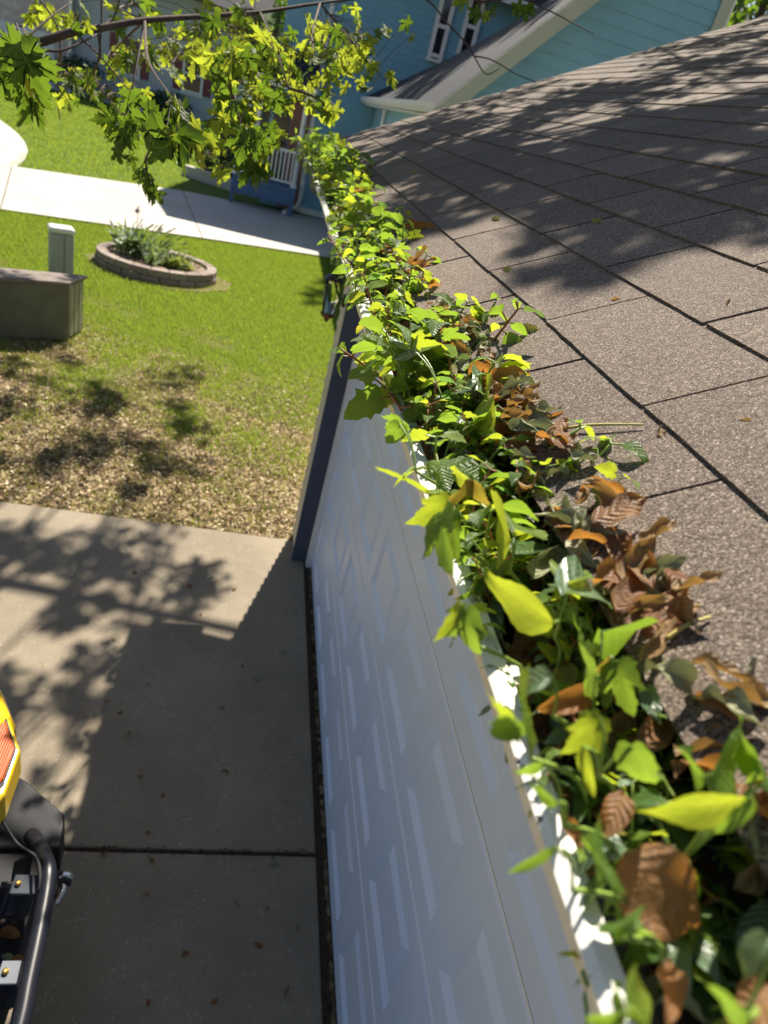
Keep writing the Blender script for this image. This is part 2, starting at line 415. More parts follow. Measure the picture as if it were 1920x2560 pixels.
# dead leaf litter flakes
q = sample(90000, [(-4.2,4.5),(.60,4.5),(.62,5.2),(.9,9.2),(-4.4,9.6)])
gq = (q[:,1]-7.2)*.5+fnoise(q[:,0], q[:,1], 1.2)*.5
q = q[npr.uniform(-1.0, .5, len(q)) > gq][:19000]
n = len(q); ax = npr.normal(size=(n,3)); ax[:,2] = 0; s = npr.uniform(.006, .024, n)
a = npr.uniform(0, 6.28, n); tl_ = npr.uniform(-.6, .6, (n, 2))
V = np.zeros((n,4,3))
for k, (ux, uy) in enumerate(((-1,0),(0,-.45),(1,0),(0,.5))):
    x = (np.cos(a)*ux-np.sin(a)*uy)*s; y = (np.sin(a)*ux+np.cos(a)*uy)*s
    V[:,k,0] = q[:,0]+x; V[:,k,1] = q[:,1]+y; V[:,k,2] = -.012+npr.uniform(0,.012,n)+x*tl_[:,0]+y*tl_[:,1]
me = raw_mesh('leaf_litter', V.reshape(-1,3), np.arange(4*n).reshape(-1,4), MT['litter'], np.repeat(npr.uniform(0,1,n),4))
tag(inst('leaf_litter', me), 'small brown dead leaves scattered over the bare lawn', 'leaf litter', kind='stuff')
# far lawn
fl = [(-5.9,18.4),(-2.3,21.0),(-2.7,25.9),(-1.2,27),(-1.4,34),(-10.5,46.5),(-14,41),(-9,27),(-7.5,24.2),(-6.4,21.6)]
p = sample(120000, fl)
blades('far_lawn_grass', p, .07, .012, MT['grass'], 'sunlit green grass beyond the pale driveway', 'grass')

# ================================================================== THE GARAGE with its roof and gutter
house = empty('garage', (2.5, 2.0, 0)); tag(house, 'cream sided garage with brown shingle roof, navy trim and white panelled door', 'garage')
HO = Vector(house.location)
def hb(mb, name, mat, parent=None, **kw):      # build in world coordinates under the garage
    o = mb.build(name, mat, parent or house, **kw)
    if parent is None: o.location = -HO
    return o
S = R(27.0); CS, SN = math.cos(S), math.sin(S); D0 = 0.36
UV_ = Vector((CS, 0, SN)); NV = Vector((-SN, 0, CS))
def RP(u, y, h=0.0): return CAM - NV*D0 + UV_*u + Vector((0, y, 0)) + NV*h
EXP = .1555; U0 = .284 - EXP; TAB = .314; URIDGE = 3.92
def y_end(u): return 5.38 + .20*max(0, u-U0)
Y0R = -1.0
roof = empty('roof', (0,0,0), 0, house); roof.location = -HO
rs_ = MB()
vsx = [RP(U0+.012, Y0R, -.004), RP(URIDGE, Y0R, -.004), RP(URIDGE, y_end(URIDGE)-.01, -.004), RP(U0+.012, y_end(U0)-.01, -.004)]
vsx += [v - NV*.03 for v in vsx]
rs_.add(vsx, [(3,2,1,0),(4,5,6,7),(0,1,5,4),(1,2,6,5),(2,3,7,6),(3,0,4,7)])
rs_.build('roof_deck', MT['felt'], roof)
# far slope beyond the ridge
top = RP(URIDGE, 0, 0)
bk = MB(); w = 3.6
for (ya, yb) in ((Y0R, y_end(URIDGE)-.01),):
    bk.add([(top.x, ya, top.z-.01),(top.x, yb, top.z-.01),(top.x+w*CS, y_end(0), top.z-w*SN),(top.x+w*CS, ya, top.z-w*SN)], [(0,1,2,3)])
bk.build('rear_slope', MT['shingle'], roof)
def tab_mesh(width, seed, skewA=0.0, skewB=0.0):
    r = random.Random(seed); L = EXP+.045; m = 9; th = .0052
    mb = MB(); vs = []
    for k in range(m+1):
        x = -width/2 + width*k/m
        e = r.uniform(-.0011, .0011)
        vs.append((e, x, .0062+r.uniform(-.0005,.0005)))           # top of butt edge
    for k in range(m+1):
        v = vs[k]; vs.append((v[0]+.0005, v[1], .0015))
    for k in range(m+1):
        x = -width/2 + width*k/m; vs.append((L, x*(1+0*skewA), .0012))
    n = m+1; fs = []
    for k in range(m):
        fs.append((k, 2*n+k, 2*n+k+1, k+1)); fs.append((n+k, k, k+1, n+k+1))
    # side walls to the deck
    b = len(vs); vs += [(L, -width/2, -.004), (L, width/2, -.004), (0, -width/2, -.003), (0, width/2, -.003)]
    fs += [(0, b+2, b, 2*n), (m, 2*n+m, b+1, b+3)]
    mb.add(vs, fs); return mb
RM = Matrix((( CS, 0, -SN), (0, 1, 0), (SN, 0, CS)))
tabs = []
nc = int((URIDGE-U0)/EXP)+1
for k in range(nc):
    u = U0+EXP*k
    if u > URIDGE-.04: break
    off = (.626 if k % 2 else .469)
    j = -6
    ye = y_end(u)
    drift = rnd.uniform(-.008,.008)
    while True:
        ya = off+TAB*j+drift; j += 1
        if ya+TAB < Y0R: continue
        if ya > ye-.02: break
        yb = min(ya+TAB, ye); ya2 = max(ya, Y0R)
        tabs.append((u, ya2, yb, k))
def tdist(tb):
    P = RP(tb[0]+.07, (tb[1]+tb[2])/2); pr = proj(P)
    vis = pr is not None and -150 < pr[0] < 2150 and -50 < pr[1] < 2450
    return (0 if vis else 1000) + (P-CAM).length
tabs.sort(key=tdist)
cache = {}
for i, (u, ya, yb, k) in enumerate(tabs[:290]):
    g = rnd.choice((.003, .005, .008, .0095)); w = yb-ya-g
    wk = round(w, 3); var = rnd.randrange(3); key = (round(w/.002), var)
    if key not in cache: cache[key] = tab_mesh(w, rnd.randrange(999)).mesh('shingle_tab', MT['shingle'])
    mtx = Matrix.Translation(RP(u+rnd.uniform(-.0012,.0012), (ya+yb)/2, .0)) @ RM.to_4x4() @ Matrix.Rotation(rnd.uniform(-.002,.002), 4, 'Z') @ Matrix.Rotation(rnd.uniform(-.002,.004), 4, 'Y')
    inst('shingle_tab', cache[key], roof, mtx)
mb = MB()
for (u, ya, yb, k) in tabs[290:]:
    tm = tab_mesh(yb-ya-.004, 5); mtx = Matrix.Translation(RP(u+rnd.uniform(-.002,.002), (ya+yb)/2, 0)) @ RM.to_4x4()
    mb.add([mtx @ Vector(v) for v in tm.v], tm.f)
tag(mb.build('upper_shingles', MT['shingle'], roof), kind='stuff')
# ridge caps
k = 0; y = Y0R
while y < y_end(URIDGE)-.02:
    c = MB(); ye = min(y+.15, y_end(URIDGE)); a0 = RP(URIDGE-.14, y, .012); t0 = RP(URIDGE, y, .016); b0 = Vector((2*t0.x-a0.x, y, a0.z))
    dv = Vector((0, ye-y+.01, -.006))
    c.add([a0, t0, b0, a0+dv, t0+dv, b0+dv, a0-NV*.006, b0-Vector((-SN,0,CS))*.006], [(0,1,4,3),(1,2,5,4),(0,6,1),(1,7,2)])
    c.build('ridge_cap', MT['shingle'], roof); y += .15
# rake board and metal drip edge along the far end
mb = MB(); a = RP(U0, y_end(U0)-.004, -.012); b = RP(URIDGE, y_end(URIDGE)-.004, -.012)
dn = Vector((0,0,-.16)); th = Vector((0,-.025,0))
mb.add([a, b, b+dn, a+dn, a+th, b+th, b+dn+th, a+dn+th], [(0,1,2,3),(7,6,5,4),(4,5,1,0),(3,2,6,7),(0,3,7,4),(5,6,2,1)])
hb(mb, 'rake_board', MT['white'])
# fascia and soffit, walls
EX = RP(U0, 0).x
hb(MB().box((.338,-1,2.55),(.36,5.35,2.735)), 'fascia', MT['white'])
hb(MB().box((.362,-1,2.545),(.60,5.35,2.56)), 'soffit', MT['white'])
WALLX = .592; CORN = 4.64
hb(MB().box((.605,4.24,-.05),(.72,CORN-.012,2.543)), 'wall', MT['cream'])
hb(MB().box((.605,CORN-.14,-.05),(7.2,CORN-.012,2.543)), 'side_wall', MT['cream'])
hb(MB().box((.605,-1.0,2.17),(.75,4.24,2.543)), 'header_wall', MT['cream'])
zz = .02
while zz < 2.5:           # lapped siding boards with their profile on the corner
    for (nm, M_) in (('siding_board', 0),):
        b = MB(); z1 = min(zz+.105, 2.54)
        b.extr([(.605,zz+.004),(.582,zz),(.582,zz+.008),(.594,z1),(.605,z1)], lambda x, z, y_: Vector((x, y_, z)), 4.235, CORN)
        hb(b, 'siding_board', MT['cream'])
    zz += .107
hb(MB().box((.566,4.205,-.02),(.677,4.230,2.14)), 'door_trim', MT['navy'])
hb(MB().box((.566,-1.0,2.142),(.70,4.30,2.168)), 'door_trim', MT['navy'])
hb(MB().box((.678,4.150,-.01),(.735,4.204,2.14)), 'door_jamb', MT['white'])
# ---- garage door: four sections, each with a row of raised panels
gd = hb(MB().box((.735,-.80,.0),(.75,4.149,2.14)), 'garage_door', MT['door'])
DX = .716; NCOL = 9; PIT = 4.149/ (4.149/.545); YD = 4.149; SH = .533
PW, PH = .425, .33
def pan_mesh():
    m = MB(); r = []
    for (ins, dep) in ((0,0),(.026,.015),(.040,.015),(.072,.002)):
        y0, y1, z0, z1 = -PW/2+ins, PW/2-ins, -PH/2+ins, PH/2-ins
        r += [(dep,y0,z0),(dep,y1,z0),(dep,y1,z1),(dep,y0,z1)]
    fs = []
    for i in range(3):
        for k in range(4): fs.append((4*i+k, 4*i+4+k, 4*i+4+(k+1)%4, 4*i+(k+1)%4))
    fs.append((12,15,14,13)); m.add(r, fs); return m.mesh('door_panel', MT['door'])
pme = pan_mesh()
for srow in range(4):
    z0, z1 = .012+SH*srow, .012+SH*(srow+1)-.004
    m = MB(); zc = (z0+z1)/2
    for c in range(NCOL):
        ya, yb = YD-PIT*(c+1), YD-PIT*c
        yc = (ya+yb)/2
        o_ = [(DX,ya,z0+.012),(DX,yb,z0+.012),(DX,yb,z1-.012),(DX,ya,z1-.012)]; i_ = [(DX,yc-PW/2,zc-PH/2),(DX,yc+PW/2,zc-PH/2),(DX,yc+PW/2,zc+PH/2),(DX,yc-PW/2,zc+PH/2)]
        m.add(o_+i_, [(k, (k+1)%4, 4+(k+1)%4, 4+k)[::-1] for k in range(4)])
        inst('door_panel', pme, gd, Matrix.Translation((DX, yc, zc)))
    ya = YD-PIT*NCOL
    # shaped section edges: rounded tongue at each joint
    for (za, zb, zc_) in ((z0, z0+.006, z0+.012), (z1, z1-.006, z1-.012)):
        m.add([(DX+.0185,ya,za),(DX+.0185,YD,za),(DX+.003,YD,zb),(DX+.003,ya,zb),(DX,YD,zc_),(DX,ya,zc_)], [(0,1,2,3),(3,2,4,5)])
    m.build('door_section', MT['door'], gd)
    if srow: MB().box((DX+.004,ya,z0-.014),(DX+.014,YD,z0-.001)).build('section_joint', MT['white'], gd)
MB().box((DX+.001,ya,-.004),(DX+.03,YD,.014)).build('bottom_seal', MT['felt'], gd)
# ---- gutter
YG0, YG1 = -.6, 5.36
GP = [(.337,2.745),(.337,2.615),(.262,2.612),(.247,2.622),(.243,2.640),(.226,2.655),(.205,2.665),(.196,2.676),(.193,2.690),(.198,2.6935),(.2095,2.6935),(.2105,2.684),(.208,2.684),(.2075,2.6905),(.199,2.6895),(.198,2.678),(.207,2.669),(.228,2.659),(.2455,2.643),(.25,2.626),(.263,2.616),(.334,2.619),(.334,2.745)]
g = MB()
ys = [YG0+(YG1-YG0)*k/24 for k in range(25)]
vsx = []; n = len(GP)
for y in ys:
    sag = .0035*math.sin(y*1.9)+.002*math.sin(y*5.1)
    vsx += [(x + (sag if x < .24 else 0), y, z) for x, z in GP]
g.add(vsx, [(i*n+k, (i+1)*n+k, (i+1)*n+(k+1)%n, i*n+(k+1)%n) for i in range(24) for k in range(n)] + [tuple(range(n)), tuple(reversed(range(24*n, 25*n)))])
gut = hb(g, 'gutter', MT['gutter'])
cap = MB().extr([(.193,2.690),(.205,2.665),(.243,2.640),(.262,2.612),(.337,2.615),(.337,2.745)], lambda x, z, y_: Vector((x, y_, z)), YG1+.001, YG1+.004); cap.build('end_cap', MT['gutter'], gut)
for y in (.32, 1.35, 2.4, 3.4, 4.4): MB().box((.21,y,2.688),(.336,y+.018,2.6905)).build('gutter_hanger', MT['gutter'], gut)
# soil in the gutter
ny, nx = 240, 8; V = []
for i in range(ny):
    y = YG0+.01+(YG1-.02-YG0)*i/(ny-1)
    for j in range(nx):
        x = .250+.083*j/(nx-1)
        V.append((x, y, 2.655+.012*math.sin(j/(nx-1)*3.14)+.010*math.sin(y*9+j)+rnd.uniform(-.006,.008)+.004*j))
mb = MB().add(V, [(i*nx+j, i*nx+j+1, (i+1)*nx+j+1, (i+1)*nx+j) for i in range(ny-1) for j in range(nx-1)])
tag(mb.build('gutter_soil', MT['soil'], smooth=True), 'dark rotted leaf soil filling the white gutter', 'soil', kind='stuff')

# ---- wall lantern by the garage door
ln = empty('wall_lantern', (.578, 4.42, 1.95)); tag(ln, 'small dark wall lantern with clear glass on the siding beside the garage door', 'lantern')
MT['black_metal'] = M_plain('black_metal', (.02,.02,.022), .45, .2, 20)
MT['rust'] = M_plain('rusty_brown', (.14,.06,.03), .7, .4, 20)
t = NT('lantern_glass'); gl = t.n('ShaderNodeBsdfGlass'); gl.inputs['Roughness'].default_value = .05; gl.inputs['IOR'].default_value = 1.15; gl.inputs[0].default_value = (.9,.9,.86,1); MT['glass'] = t.end(gl.outputs[0])
MB().lathe([(.045,0),(.045,.014),(.02,.02)], 14, (-.001,0,.0), Matrix.Rotation(-math.pi/2, 3, 'Y')).build('backplate', MT['black_metal'], ln)
MB().tube(catmull([(-.01,0,0),(-.05,0,.02),(-.085,0,.09),(-.095,0,.13)]), .006).build('arm', MT['black_metal'], ln)
MB().lathe([(.002,.175),(.012,.165),(.06,.125),(.066,.115),(.055,.115)], 16, (-.095,0,0)).build('lantern_roof', MT['black_metal'], ln)
MB().lathe([(.036,-.10),(.05,.0),(.052,.112)], 16, (-.095,0,0)).build('glass', MT['glass'], ln, smooth=True)
MB().lathe([(.006,-.16),(.02,-.135),(.044,-.118),(.046,-.10),(.03,-.099)], 16, (-.095,0,0)).build('lantern_base', MT['rust'], ln)
for k in range(4):
    a = k*math.pi/2+.4
    MB().tube([(-.095+.04*math.cos(a),.04*math.sin(a),-.1),(-.095+.056*math.cos(a),.056*math.sin(a),.115)], .003, 5).build('cage_bar', MT['black_metal'], ln)

# ================================================================== LEAF MESHES
def leaf_obj_mesh(name, V, F, UVc, mat):
    me = bpy.data.meshes.new(name); me.from_pydata(V, [], F); me.update(); me.materials.append(mat)
    uvl = me.uv_layers.new(name='UVMap')
    for lp in me.loops: uvl.data[lp.index].uv = UVc[lp.vertex_index]
    me.shade_smooth(); return me
def simple_leaf(name, mat, w=.42, serr=.05, fold=.25, droop=.25, wave=.03, curl=0.0, roll=0.0, n=16, m=6, seed=0, peak=.40, twist=0.0, tip=1.0):
    r = random.Random(seed); V = []; U = []; a = math.log(.5)/math.log(peak)
    ph = r.uniform(0, 6)
    for i in range(n+1):
        tt = i/n
        prof = math.sin(math.pi*(tt**a))**.85 * (1-.35*tt*tip)
        wd = w*.5*max(prof, .004)*1.05
        if 0 < i < n: wd *= 1+serr*(1 if i % 2 else -1)
        for j in range(m+1):
            v = -1+2*j/m; x = v*wd; y = tt
            z = fold*abs(x) + wave*math.sin(tt*9+ph+v*1.5)*abs(v) - .012*math.cos(tt*40)*0
            if roll:
                th = x*roll/ (w*.5); rad = w*.5/roll; x = rad*math.sin(th); z += rad*(1-math.cos(th))
            # longitudinal droop / curl as an arc
            c = droop + curl*tt
            if abs(c) > 1e-3:
                th = y*c; yy = math.sin(th)/c; zz_ = -(1-math.cos(th))/c
                y2 = yy + z*math.sin(th); z2 = zz_ + z*math.cos(th); y, z = y2, z2
            if twist:
                an = twist*tt; x, z = x*math.cos(an)-z*math.sin(an), x*math.sin(an)+z*math.cos(an)
            V.append((x, y, z)); U.append((v*.5+.5, tt))
    F = [(i*(m+1)+j, i*(m+1)+j+1, (i+1)*(m+1)+j+1, (i+1)*(m+1)+j) for i in range(n) for j in range(m)]
    return leaf_obj_mesh(name, V, F, U, mat)
MAPLE5 = [(0,0),(.08,-.02),(.20,-.12),(.24,-.05),(.36,-.10),(.34,-.01),(.46,.04),(.32,.08),(.26,.13),(.19,.17),(.26,.24),(.30,.34),(.42,.34),(.40,.42),(.52,.47),(.47,.53),(.58,.70),(.44,.62),(.37,.68),(.34,.57),(.25,.54),(.22,.45),(.145,.38),(.14,.48),(.19,.54),(.14,.61),(.24,.70),(.16,.74),(.17,.84),(.08,.87),(.06,.96),(0,1.10)]
MAPLE3 = [(0,0),(.10,-.05),(.22,-.04),(.28,.04),(.36,.08),(.33,.16),(.40,.26),(.42,.40),(.52,.56),(.42,.52),(.34,.56),(.28,.50),(.22,.46),(.24,.58),(.20,.64),(.22,.74),(.14,.80),(.10,.92),(0,1.05)]
IVY = [(0,0),(.12,-.08),(.26,-.06),(.34,.06),(.42,.16),(.36,.26),(.44,.42),(.36,.44),(.30,.50),(.26,.58),(.28,.66),(.20,.74),(.12,.86),(0,1.02)]
def lobed_leaf(name, mat, half, droop=.5, cup=.15, wave=.04, seed=0, cy=.30):
    r = random.Random(seed)
    out = [Vector((x*r.uniform(.93,1.07), y*r.uniform(.96,1.04))) for x, y in half]
    out[0] = Vector((0,0)); L = out + [Vector((-p.x, p.y)) for p in reversed(out[1:-1])]
    n = len(L); C = Vector((0, cy)); V = []; U = []; ph = r.uniform(0, 6)
    def put(p):
        x, y = p; rr = math.hypot(x, y-cy)
        z = cup*abs(x) - .06*rr*rr + wave*math.sin(7*y+ph)*math.sin(5*x+ph) - .10*(abs(x)**2)
        th = y*droop; yy = math.sin(th)/droop; zz_ = -(1-math.cos(th))/droop
        V.append((x, yy + z*math.sin(th), zz_ + z*math.cos(th))); U.append((x+.5, y))
    put(C)
    for s in (.38, .72, 1.0):
        for p in L: put(C+(p-C)*s)
    F = [(0, 1+k, 1+(k+1)%n) for k in range(n)]
    for q_ in range(2):
        F += [(1+q_*n+k, 1+(q_+1)*n+k, 1+(q_+1)*n+(k+1)%n, 1+q_*n+(k+1)%n) for k in range(n)]
    return leaf_obj_mesh(name, V, F, U, mat)
LM = {}
for i in range(4):
    LM['ov_bright', i] = simple_leaf('leaf', MT['ov_bright'], .46+.05*i, .03, .22, .3+.3*(i % 2), .03, seed=i)
    LM['ov_green', i] = simple_leaf('leaf', MT['ov_green'], .42+.06*i, .03, .25, .3+.25*i, .03, seed=10+i)
    LM['ov_silver', i] = simple_leaf('leaf', MT['ov_silver'], .44+.05*i, .02, .22, .5+.2*i, .04, seed=20+i)
    LM['ov_blue', i] = simple_leaf('leaf', MT['ov_blue'], .44+.05*i, .03, .25, .4+.2*i, .035, seed=120+i)
    LM['ov_yellow', i] = simple_leaf('leaf', MT['ov_yellow'], .44+.05*i, .03, .25, .5+.3*i, .04, seed=130+i)
    LM['lance', i] = simple_leaf('leaf', MT['ov_green'], .22+.03*i, .02, .25, .3+.25*i, .02, seed=30+i)
    LM['bronze', i] = simple_leaf('leaf', MT['bronze'], .42, .08, .3, .6+.2*i, .05, seed=40+i)
    LM['lb_bright', i] = lobed_leaf('leaf', MT['lb_bright'], (MAPLE3, IVY)[i % 2], .5+.3*(i//2), .2, .04, 50+i)
    LM['lb_green', i] = lobed_leaf('leaf', MT['lb_green'], (MAPLE3, IVY)[i % 2], .6+.4*(i//2), .2, .04, 60+i)
    LM['maple', i] = lobed_leaf('leaf', MT['maple'], MAPLE5, .5+.3*i, .12, .06, 70+i)
    LM['maple_bright', i] = lobed_leaf('leaf', MT['maple_bright'], MAPLE5, .5+.35*i, .12, .06, 80+i)
for i in range(8):
    r = random.Random(200+i)
    LM['dry', i] = simple_leaf('dry_leaf', MT['dry'], r.uniform(.5,.75), .02, r.uniform(-.2,.3), r.uniform(-.9,1.0), r.uniform(.06,.14), r.uniform(-1.0,1.2), r.uniform(.25,1.4), 14, 8, 200+i, r.uniform(.4,.55), r.uniform(-.8,.8))
    LM['dry_tan', i] = simple_leaf('dry_leaf', MT['dry_tan'], r.uniform(.4,.6), .03, .1, r.uniform(-.8,1.2), .09, r.uniform(-1,1.4), r.uniform(1.0,2.4), 14, 8, 220+i, .42, r.uniform(-1.2,1.2))
    LM['dry_pale', i] = simple_leaf('dry_leaf', MT['dry_pale'], r.uniform(.4,.6), .03, .1, r.uniform(-1.4,1.6), .12, r.uniform(-1.5,2), r.uniform(1.0,2.6), 14, 8, 240+i, .45, r.uniform(-1.6,1.6))

def leaf_mtx(p, d, nrm, L, wscale=1.0):
    Y = Vector(d).normalized(); N = Vector(nrm)
    X = Y.cross(N)
    if X.length < 1e-4: X = Y.orthogonal()
    X.normalize(); Z = X.cross(Y)
    m = Matrix(((X.x*L*wscale, Y.x*L, Z.x*L, p[0]), (X.y*L*wscale, Y.y*L, Z.y*L, p[1]), (X.z*L*wscale, Y.z*L, Z.z*L, p[2]), (0,0,0,1)))
    return m
def pick(kind): return LM[kind, rnd.randrange(8 if kind.startswith('dry') else 4)]

# ---- seedling prototypes
def make_seedling(kinds, h, npair, size, lean, stemmat='stem'):
    root = empty('seedling')
    lx, ly = rnd.uniform(-lean, lean), rnd.uniform(-lean, lean)
    P = [Vector((0,0,-.01)), Vector((lx*.2, ly*.2, h*.35)), Vector((lx*.6, ly*.6, h*.7)), Vector((lx, ly, h))]
    C = catmull(P, 3)
    MB().tube(C, [.0022*(1-.5*i/len(C)) for i in range(len(C))], 5).build('stem', MT[stemmat], root, smooth=True)
    az = rnd.uniform(0, 6.28)
    for k in range(npair):
        f = .35+.65*(k+1)/npair; i = min(len(C)-1, int(f*(len(C)-1))); c = C[i]
        for sgn in ((0, math.pi) if k < npair-1 or rnd.random() < .6 else (0, 2.1, 4.2)):
            a = az+sgn+rnd.uniform(-.3,.3); el = rnd.uniform(-.25,.65)
            L = size*rnd.uniform(.65,1.15)*(1.0 if k < npair-1 else .75)
            d = Vector((math.cos(a)*math.cos(el), math.sin(a)*math.cos(el), math.sin(el)))
            pl = L*rnd.uniform(.15,.4); b = c + d*pl + Vector((0,0,pl*.25))
            n_ = sun_dir*1.0+Vector((rnd.gauss(0,.38), rnd.gauss(.12,.38), rnd.gauss(0,.25))); n_.normalize()
            kd = rnd.choice(kinds)
            d2 = d + Vector((0,-.15,-.30)); d2 = (d2-n_*d2.dot(n_)*.75).normalized()
            lf = inst('leaf', pick(kd), root, leaf_mtx(b, d2, n_, L))
            MB().tube([c, b+d2*L*.03], .0010, 4).build('petiole', MT[stemmat], root)
        az += math.pi/2+rnd.uniform(-.3,.3)
    return root
protos = {}
spec = {'ovate': (('ov_bright','ov_green','ov_green','ov_silver','ov_blue'), 'green seedling with smooth pointed oval leaves'),
        'maple': (('lb_bright','lb_green','lb_green'), 'little maple seedling with toothed lobed leaves'),
        'lance': (('lance','ov_green'), 'weed with narrow dark leaves'),
        'mixed': (('ov_bright','lb_bright','ov_silver','ov_yellow','ov_green'), 'backlit seedling with yellow-green mixed leaves')}
spec['shade'] = (('ov_green','lb_green','ov_silver','ov_green'), 'dark green bushy seedling')
spec['low'] = (('ov_green','lb_green','ov_bright','lb_bright','ov_silver'), 'low broad leaved seedling')
for sp_, (kd, lab) in spec.items():
    protos[sp_] = []
    for k in range(12):
        pr_ = make_seedling(kd, *((rnd.uniform(.03,.09), 3, rnd.uniform(.042,.056), .02) if sp_ == 'low' else (rnd.uniform(.05,.12), rnd.choice((3,3,4)), rnd.uniform(.032,.050), .04)), rnd.choice(('stem','stem','stem_red')))
        protos[sp_].append(pr_)
used = set()
def put_seedling(sp_, loc, sc, rz, label=None, group=True):
    k = rnd.randrange(12); pr_ = protos[sp_][k]; rz = (rz-math.pi)*.28
    o = pr_ if (sp_, k) not in used else copy_tree(pr_)
    used.add((sp_, k)); o.location = loc; o.rotation_euler = (rnd.uniform(-.2,.2), rnd.uniform(-.15,.25) if loc[0] > .25 else rnd.uniform(-.75,-.15), rz); o.scale = (sc,)*3
    yv = loc[1]; where = ' among brown dry leaves in the gutter' if yv < .6 else ' in the thick sunny mat of the gutter' if yv < 1.9 else ' in the gutter beyond the white door' if yv < 3.2 else ' at the gutter end under the maple branch'
    tag(o, label or spec[sp_][1]+where, 'seedling', 'seedlings growing in the gutter')
    return o
for k in range(84):
    yy_ = .05+.55*rnd.random()**1.5; x = rnd.uniform(.238,.318)
    put_seedling('low', (x, yy_, 2.672), rnd.uniform(.45,.8), rnd.uniform(0, 6.28))
y = .07
while y < 5.30:
    if y < 1.0: step, sc, kinds = .0135, (rnd.uniform(.35,.6) if y < .3 else rnd.uniform(.5,.95)) if y < .6 else rnd.uniform(.8,1.25), ('ovate','maple','ovate','lance','mixed','maple')
    elif y < 1.9: step, sc, kinds = .0135, rnd.uniform(.8,1.2), ('ovate','mixed','ovate','maple','ovate')
    elif y < 3.0: step, sc, kinds = .0170, rnd.uniform(.9,1.35), ('ovate','mixed','ovate','maple','shade')
    else: step, sc, kinds = .0225, rnd.uniform(1.25,1.85), ('ovate','shade','shade','maple','shade')
    x = rnd.choice((rnd.uniform(.216,.25), rnd.uniform(.24,.31), rnd.uniform(.27,.335)))
    if y > 1.9: x = rnd.uniform(.232,.32)
    put_seedling(rnd.choice(kinds), (x, y, 2.668+max(0, x-.29)*.9), sc, rnd.uniform(0, 6.28))
    y += step*rnd.uniform(.6,1.4)

for k in range(44):
    yy_ = .26+.66*(k+rnd.random())/44
    put_seedling(rnd.choice(('ovate','mixed','maple','ovate')), (rnd.uniform(.228,.312), yy_, 2.668), rnd.uniform(.6,.85)*(.7+.5*yy_), rnd.uniform(0, 6.28))
for sp_ in protos:
    for k in range(12):
        if (sp_, k) not in used:
            for ch in list(protos[sp_][k].children): bpy.data.objects.remove(ch)
            bpy.data.objects.remove(protos[sp_][k])
# the far seedlings run together into one leafy mat: joined into one object
far_ = [o for o in col.objects if o.name.startswith('seedling') and o.type == 'EMPTY' and o.location.y > 2.08]
bpy.context.view_layer.update()
parts_ = [c_ for o in far_ for c_ in o.children]
mats_ = {c_: c_.matrix_world.copy() for c_ in parts_}
for c_ in parts_: c_.parent = None; c_.matrix_world = mats_[c_]
act = parts_[0]; act.data = act.data.copy()
with bpy.context.temp_override(active_object=act, object=act, selected_objects=parts_, selected_editable_objects=parts_):
    bpy.ops.object.join()
act.name = 'seedling_mat'; tag(act, 'continuous leafy mat of seedlings filling the far stretch of the gutter', 'seedlings', kind='stuff')
for o in far_: bpy.data.objects.remove(o)
# ---- hero leaves, each on a plant of its own, placed over the gutter
def sunny_normal(d, c, mode):
    d = d.normalized(); e1 = d.orthogonal().normalized(); e2 = d.cross(e1); best = (-9, None)
    for k in range(48):
        a = k*math.pi/24; n_ = e1*math.cos(a)+e2*math.sin(a); nc = n_.dot(c)
        if nc < .3: continue
        sc_ = mode*nc*n_.dot(sun_dir)*1.0+.25*nc
        if sc_ > best[0]: best = (sc_, n_)
    return best[1] or c
def hero(label, leaves, foot=None, stemmat='stem', cat='seedling', group=None):
    """leaves: (kind, variant, base px, tip px, base dist, tip dist, lift of the normal, width scale)"""
    pts = []
    for (kd, i, b, tp, db, dt, nm, ws) in leaves:
        zb = .795 if foot is not None else .772
        pts.append((kd, i, on_z(*b, 2+zb), on_z(*tp, 2+zb-.02), nm, ws))
    cb = sum((q_[2] for q_ in pts), Vector())/len(pts)
    foot = Vector((min(max(cb.x, .25), .32), cb.y+.01, 2.665))
    root = empty('seedling', foot); tag(root, label, cat, group)
    hub = Vector((cb.x*.8+foot.x*.2, cb.y, max(cb.z-.03, foot.z+.02)))
    MB().tube(catmull([(0,0,-.01), (hub-foot)*.5+Vector((.006,.004,.01)), hub-foot], 4), .0014, 6).build('stem', MT[stemmat], root, smooth=True)
    for kd, i, b, tp, nm, ws in pts:
        d = tp-b; tocam = (CAM-b).normalized()
        n_ = sunny_normal(d, tocam, -1 if not kd.endswith('silver') else 1)
        inst('leaf', LM[kd, i], root, leaf_mtx(b-foot, d, n_, d.length, ws))
        MB().tube(catmull([hub-foot, (hub+b)*.5-foot+Vector((0,0,.006)), b-foot+d*.02], 3), .0009, 5).build('petiole', MT[stemmat], root)
    return root
hero('seedling with one long bright pointed leaf reaching over the gutter lip', [('ov_bright',1,(1390,1556),(1147,1450),.80,.76,.35,.95),('ov_silver',0,(1412,1482),(1565,1424),.82,.86,.2,1.0),('ov_bright',2,(1420,1460),(1440,1395),.82,.82,.6,.8)])
hero('maple seedling with a broad three lobed dark green leaf in the gutter', [('lb_green',0,(1546,1650),(1556,1795),.70,.68,.55,1.15),('ov_green',2,(1500,1575),(1676,1628),.72,.72,.35,1.15),('lb_green',2,(1490,1690),(1400,1625),.71,.72,.5,1.0),('bronze',0,(1530,1640),(1480,1700),.70,.70,.5,.6)])
hero('seedling with a round silvery leaf beside the dirty gutter lip', [('ov_silver',3,(1380,1690),(1250,1717),.70,.685,.25,1.15)])
